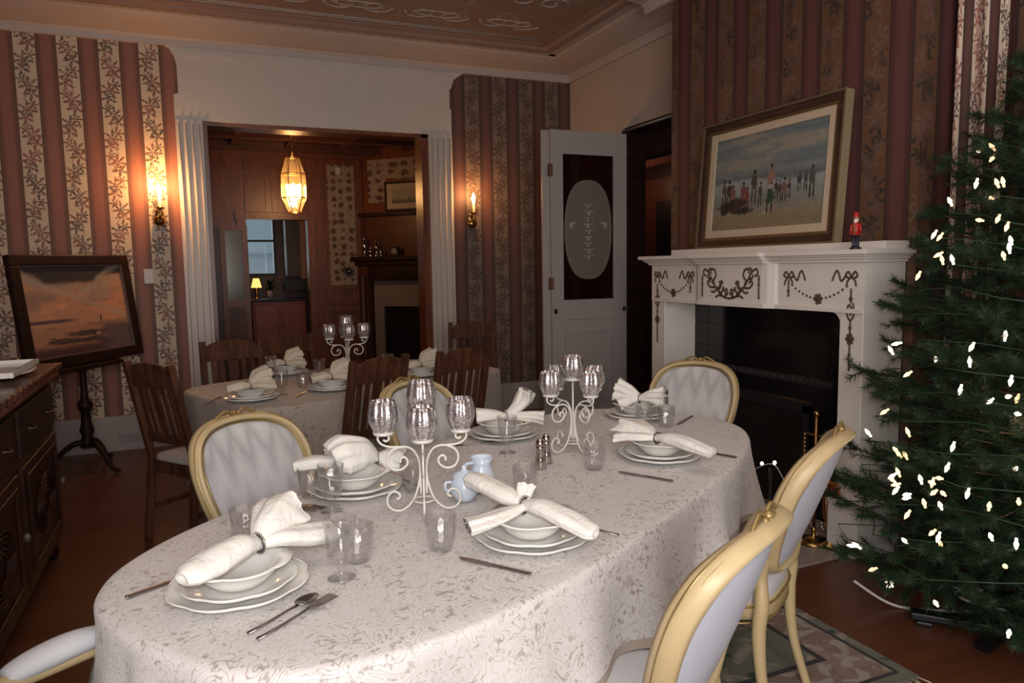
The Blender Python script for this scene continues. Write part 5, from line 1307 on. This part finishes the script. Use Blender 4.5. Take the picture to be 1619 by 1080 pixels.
MB().lathe([(0, 0), (.055, 0), (.05, .014), (.012, .03), (.012, .105)], 20, (.012, -.045, 0)).build('foot', M_brass, t)
t = thing('hearth_light_string', (2.95, 3.1, .012), 'two small white bulbs on a pale wire on the dark hearth', 'string lights')
MB().sweep(spline([(0, .25, .18), (-.01, .12, .27), (0, .02, .30), (-.01, -.08, .22), (0, -.2, .10), (0, -.3, .0)], 6), .003, n=6).build('wire', M_wire, t)
for p in ((0, .12, .285), (0, .02, .315)): MB().ell(p, (.010, .010, .012), 8, 6).build('bulb', M_tbulb, t)
MB().lathe([(0, 0), (.05, 0), (.05, .02), (.012, .03), (.012, .27), (0, .27)], 16, (0.02, .07, 0)).build('iron_post', M_soot, t)

# ------------------------------------------------------------------ drapes behind the tree
def drape(y0, y1, x, label, seed):
    r = random.Random(seed); n = 120; vs = []; fs = []
    zs = np.linspace(.03, 3.3, 24)
    for z in zs:
        for k in range(n + 1):
            q = k / n; y = y0 + (y1 - y0) * q
            vs.append((x - .035 * math.cos((y - 2.382) / .12 * 2 * PI) - .004 * math.sin(q * 31 + z), y, z))
    for j in range(len(zs) - 1): fs += [(j * (n + 1) + k, j * (n + 1) + k + 1, (j + 1) * (n + 1) + k + 1, (j + 1) * (n + 1) + k) for k in range(n)]
    o = MB().add(vs, fs).build('drape', M_drape, None, solid=.004); return tag(o, label, 'curtain')
drape(2.20, 2.44, 3.335, 'floral striped drape hanging in folds behind the christmas tree', 2)
tag(MB().sweep([(3.335, 2.15, 3.32), (3.335, 2.44, 3.32)], .018, n=12).build('curtain_rod', M_dkwood), 'dark curtain rod above the striped drape', 'curtain rod')

# ------------------------------------------------------------------ christmas tree
TX, TY = 2.99, 1.72
t = thing('christmas_tree', (TX, TY, 0), 'tall dark green artificial christmas tree covered in warm white lights', 'christmas tree')
MB().lathe([(0, .0), (.035, .0), (.03, .6), (.02, 1.6), (.008, 2.35), (0, 2.36)], 12).build('trunk', M_bark, t)
for k, a in enumerate((PI * 1.03, PI * .5, -.1, -PI * .55)):
    MB().beam((.03 * math.cos(a), .03 * math.sin(a), .10), (.39 * math.cos(a), .39 * math.sin(a), .018), .05, .03).build('stand_leg', M_soot, t)
MB().lathe([(0, .02), (.07, .02), (.07, .16), (0, .16)], 20).build('stand_collar', M_soot, t)
def rad(z): return (.765 + .09 * math.exp(-((z - .36) / .2) ** 2)) * max(.02, 1 - (z / 2.42) ** 2.1)
rs = np.random.default_rng(21); twigs = []; mains = []
NB = 250
for i in range(NB):
    z = .07 + 2.22 * (i / NB) ** 1.08; a = i * 2.39996 + rs.uniform(-.2, .2)
    r = rad(z) * rs.uniform(.80, 1.06)
    px = TX + r * math.cos(a)
    if px > 3.17: r *= max(.2, (3.17 - TX) / (px - TX))
    if TY + r * math.sin(a) > 2.38 and TX + r * math.cos(a) > 2.78: r *= .72
    if TY + r * math.sin(a) > 1.9 and TX + r * math.cos(a) > 3.18: r *= .6
    d = np.array([math.cos(a), math.sin(a), 0]); side = np.array([-d[1], d[0], 0]); bend = rs.uniform(-.12, .12) * r
    sag = rs.uniform(-.16, .20) * r + (.0 if z > .5 else .03)
    P = lambda q: np.array([0, 0, z]) + d * r * q + side * bend * q * q + np.array([0, 0, sag * q + .12 * q * q * (r / .9)])
    mains.append([P(q) for q in (0, .5, 1)])
    for q in np.arange(.22, .95, .10 / max(r, .12)):
        for sg in (-1, 1):
            l = min(.20, .34 * r) * (1.15 - q) * rs.uniform(.8, 1.2) + .05; dirv = d * .75 + side * sg * .75 + np.array([0, 0, rs.uniform(-.45, .65)]); dirv /= np.linalg.norm(dirv)
            b = P(q); twigs.append((b, b + dirv * l))
    b = P(.82); e = P(1.0) + np.array([0, 0, .01]); twigs.append((P(.55), e)); twigs.append((b, e + side * .04)); 
c = MB()
for m in mains: c.sweep([(min(p[0], 3.40 - TX), p[1], p[2]) for p in m], [.006, .004, .002], n=4)
c.build('branches', M_bark, t)
vs = []; fs = []
A_ = np.array([tw[0] for tw in twigs]); B_ = np.array([tw[1] for tw in twigs])
V_all = []
for a_, b_ in zip(A_, B_):
    L_ = np.linalg.norm(b_ - a_); n = int(L_ / .0013) + 10
    q = rs.uniform(0, 1.04, n); base = a_ + (b_ - a_) * q[:, None]
    u = (b_ - a_) / L_; w = rs.normal(size=(n, 3)); w -= (w @ u)[:, None] * u; w /= np.linalg.norm(w, axis=1)[:, None]
    ln = rs.uniform(.024, .042, n)[:, None]; tip = base + (w * .86 + u * .5) * ln
    s_ = np.cross(w, u) * .0015
    V_all.append(np.stack([base - s_, base + s_, tip], 1))
V_all = np.concatenate(V_all).reshape(-1, 3); V_all[:, 0] = np.minimum(V_all[:, 0], 3.405 - TX); nt = len(V_all) // 3
me = bpy.data.meshes.new('needle_foliage'); me.vertices.add(len(V_all)); me.vertices.foreach_set('co', V_all.ravel().astype(np.float32))
me.loops.add(nt * 3); me.loops.foreach_set('vertex_index', np.arange(nt * 3, dtype=np.int32)); me.polygons.add(nt)
me.polygons.foreach_set('loop_start', np.arange(0, nt * 3, 3, dtype=np.int32)); me.update(calc_edges=True); me.materials.append(M_needle)
o_ = bpy.data.objects.new('needle_foliage', me); COL.objects.link(o_); o_.parent = t
# light string wound round the tree
t = thing('tree_light_string', (TX, TY, 0), 'string of warm white bulbs wound through the christmas tree', 'string lights')
pts = []; NT = 420
for k in range(NT):
    q = k / NT; z = .30 + 1.72 * q + .05 * math.sin(k * .55); a = k * .27; r = rad(z) * (.80 + .10 * math.sin(k * 1.7)); x = r * math.cos(a); 
    if TX + x > 3.26: x = 3.26 - TX
    y = r * math.sin(a)
    if TY + y > 2.15 and TX + x > 2.78: y = 2.15 - TY
    pts.append((x, y, z))
MB().sweep(pts, .0022, n=4).build('wire', M_gwire, t)
# bulbs where the photograph shows them: towards the room, from the camera's side of the tree
cand = []
rb = random.Random(17)
BULBS = [(-.10, .02, .0)]
dcam = math.hypot(TX, TY); fx, fy = -TX / dcam, -TY / dcam; rx, ry = -fy, fx   # forward to the camera, and its left-hand side
for k in range(80):
    z = .28 + 1.60 * rb.random() ** 1.15; R0 = rad(z); lat = rb.uniform(-.15, .86 if z > .55 else .74) * R0
    dep = math.sqrt(max(.0, (R0 * .97) ** 2 - lat ** 2)) * rb.uniform(.82, 1.0)
    BULBS.append((fx * dep - rx * lat, fy * dep - ry * lat, z))
for k in range(15):
    z = .69 + rb.uniform(-.09, .09); R0 = rad(z); lat = .36 + rb.uniform(-.09, .09); dep = math.sqrt(max(0, R0 ** 2 - lat ** 2)) * rb.uniform(.86, 1.02)
    BULBS.append((fx * dep - rx * lat, fy * dep - ry * lat, z))
BULBS = BULBS[:96]
for k, (x, y, z) in enumerate(BULBS[1:]):
    m = M_tbulb_o if k % 3 == 0 or (k > 80 and k % 4) else M_tbulb
    d = Vector((x * rb.uniform(.2, 1.2), y * rb.uniform(.2, 1.2), 1.0 * rb.uniform(-.8, 1))).normalized(); q = d.to_track_quat('Z', 'Y').to_matrix().to_4x4()
    c = MB().lathe([(0, -.012), (.0042, -.012), (.0045, .0), (.0075, .005), (.0072, .011), (.004, .022), (0, .028)], 8).xf(Matrix.Translation((x, y, z)) @ q)
    c.build('bulb', m, t)
t = thing('extension_cable', (2.62, 1.95, 0), 'loops of pale cable lying on the floor under the christmas tree', 'cable')
MB().sweep(spline([(-.12, .22, .10), (.0, .12, .012), (.15, .0, .008), (.30, -.12, .03), (.18, -.22, .10), (.05, -.14, .14), (.2, .02, .13), (.38, -.05, .05), (.5, -.3, .01)], 8), .006, n=8).build('cable', M_wire, t)
t = thing('dark_board', (2.84, 1.66, 0), 'long dark flat board on the floor under the tree', 'board', math.radians(-49))
MB().box(-.40, .25, -.03, .03, 0.02, .05).box(-.38, -.32, -.035, .035, 0, .02).box(.15, .2, -.035, .035, 0, .02).build('board', M_soot, t, bevel=.006)

# ------------------------------------------------------------------ lights
def light(name, kind, loc, energy, color, size=.1, rot=None, sy=None):
    L = bpy.data.lights.new(name, kind); L.energy = energy; L.color = color
    if kind == 'AREA':
        L.size = size
        if sy: L.shape = 'RECTANGLE'; L.size_y = sy
    else: L.shadow_soft_size = size
    o = bpy.data.objects.new(name, L); COL.objects.link(o); o.location = loc
    if rot: o.rotation_euler = rot
    return o
light('camera_flash', 'POINT', (-.02, -.02, 1.56), 46, (.93, .97, 1), .02)
light('ceiling_fill', 'AREA', (1.0, 1.4, 3.36), 20, (1, .86, .74), 2.4, (0, 0, 0), 2.4)  # added ambient fill below the ceiling, no fixture belongs to it
light('room_fill', 'AREA', (.2, -1.4, 1.9), 150, (1, .93, .87), 2.6, (math.radians(96), 0, math.radians(-22)), 2.0)
light('lantern_glow', 'POINT', (LX, LY, 2.42), 42, (1, .52, .22), .08)
light('far_daylight', 'AREA', (1.16, 15.2, 2.0), 8, (.8, .9, 1), 1.2, (math.radians(-90), 0, 0), 1.2)
light('kitchen_glow', 'POINT', (1.0, 12.4, 2.6), 10, (1, .6, .35), .1)
light('hall_glow', 'POINT', (4.6, 7.6, 2.4), 5, (1, .5, .3), .1)
light('tree_glow', 'POINT', (TX - .25, TY - .12, .80), 5.0, (1, .75, .45), .12)
wd = bpy.data.worlds.new('world'); SC.world = wd; wd.use_nodes = True
wd.node_tree.nodes['Background'].inputs[0].default_value = (.62, .74, .82, 1); wd.node_tree.nodes['Background'].inputs[1].default_value = .8
SC.view_settings.view_transform = 'Standard'; SC.view_settings.look = 'None'; SC.view_settings.exposure = 0; SC.view_settings.gamma = 1
SC.cycles.use_denoising = True
SC.cycles.max_bounces = 6; SC.cycles.transparent_max_bounces = 24; SC.cycles.caustics_reflective = False; SC.cycles.caustics_refractive = False
SC.cycles.sample_clamp_indirect = 3
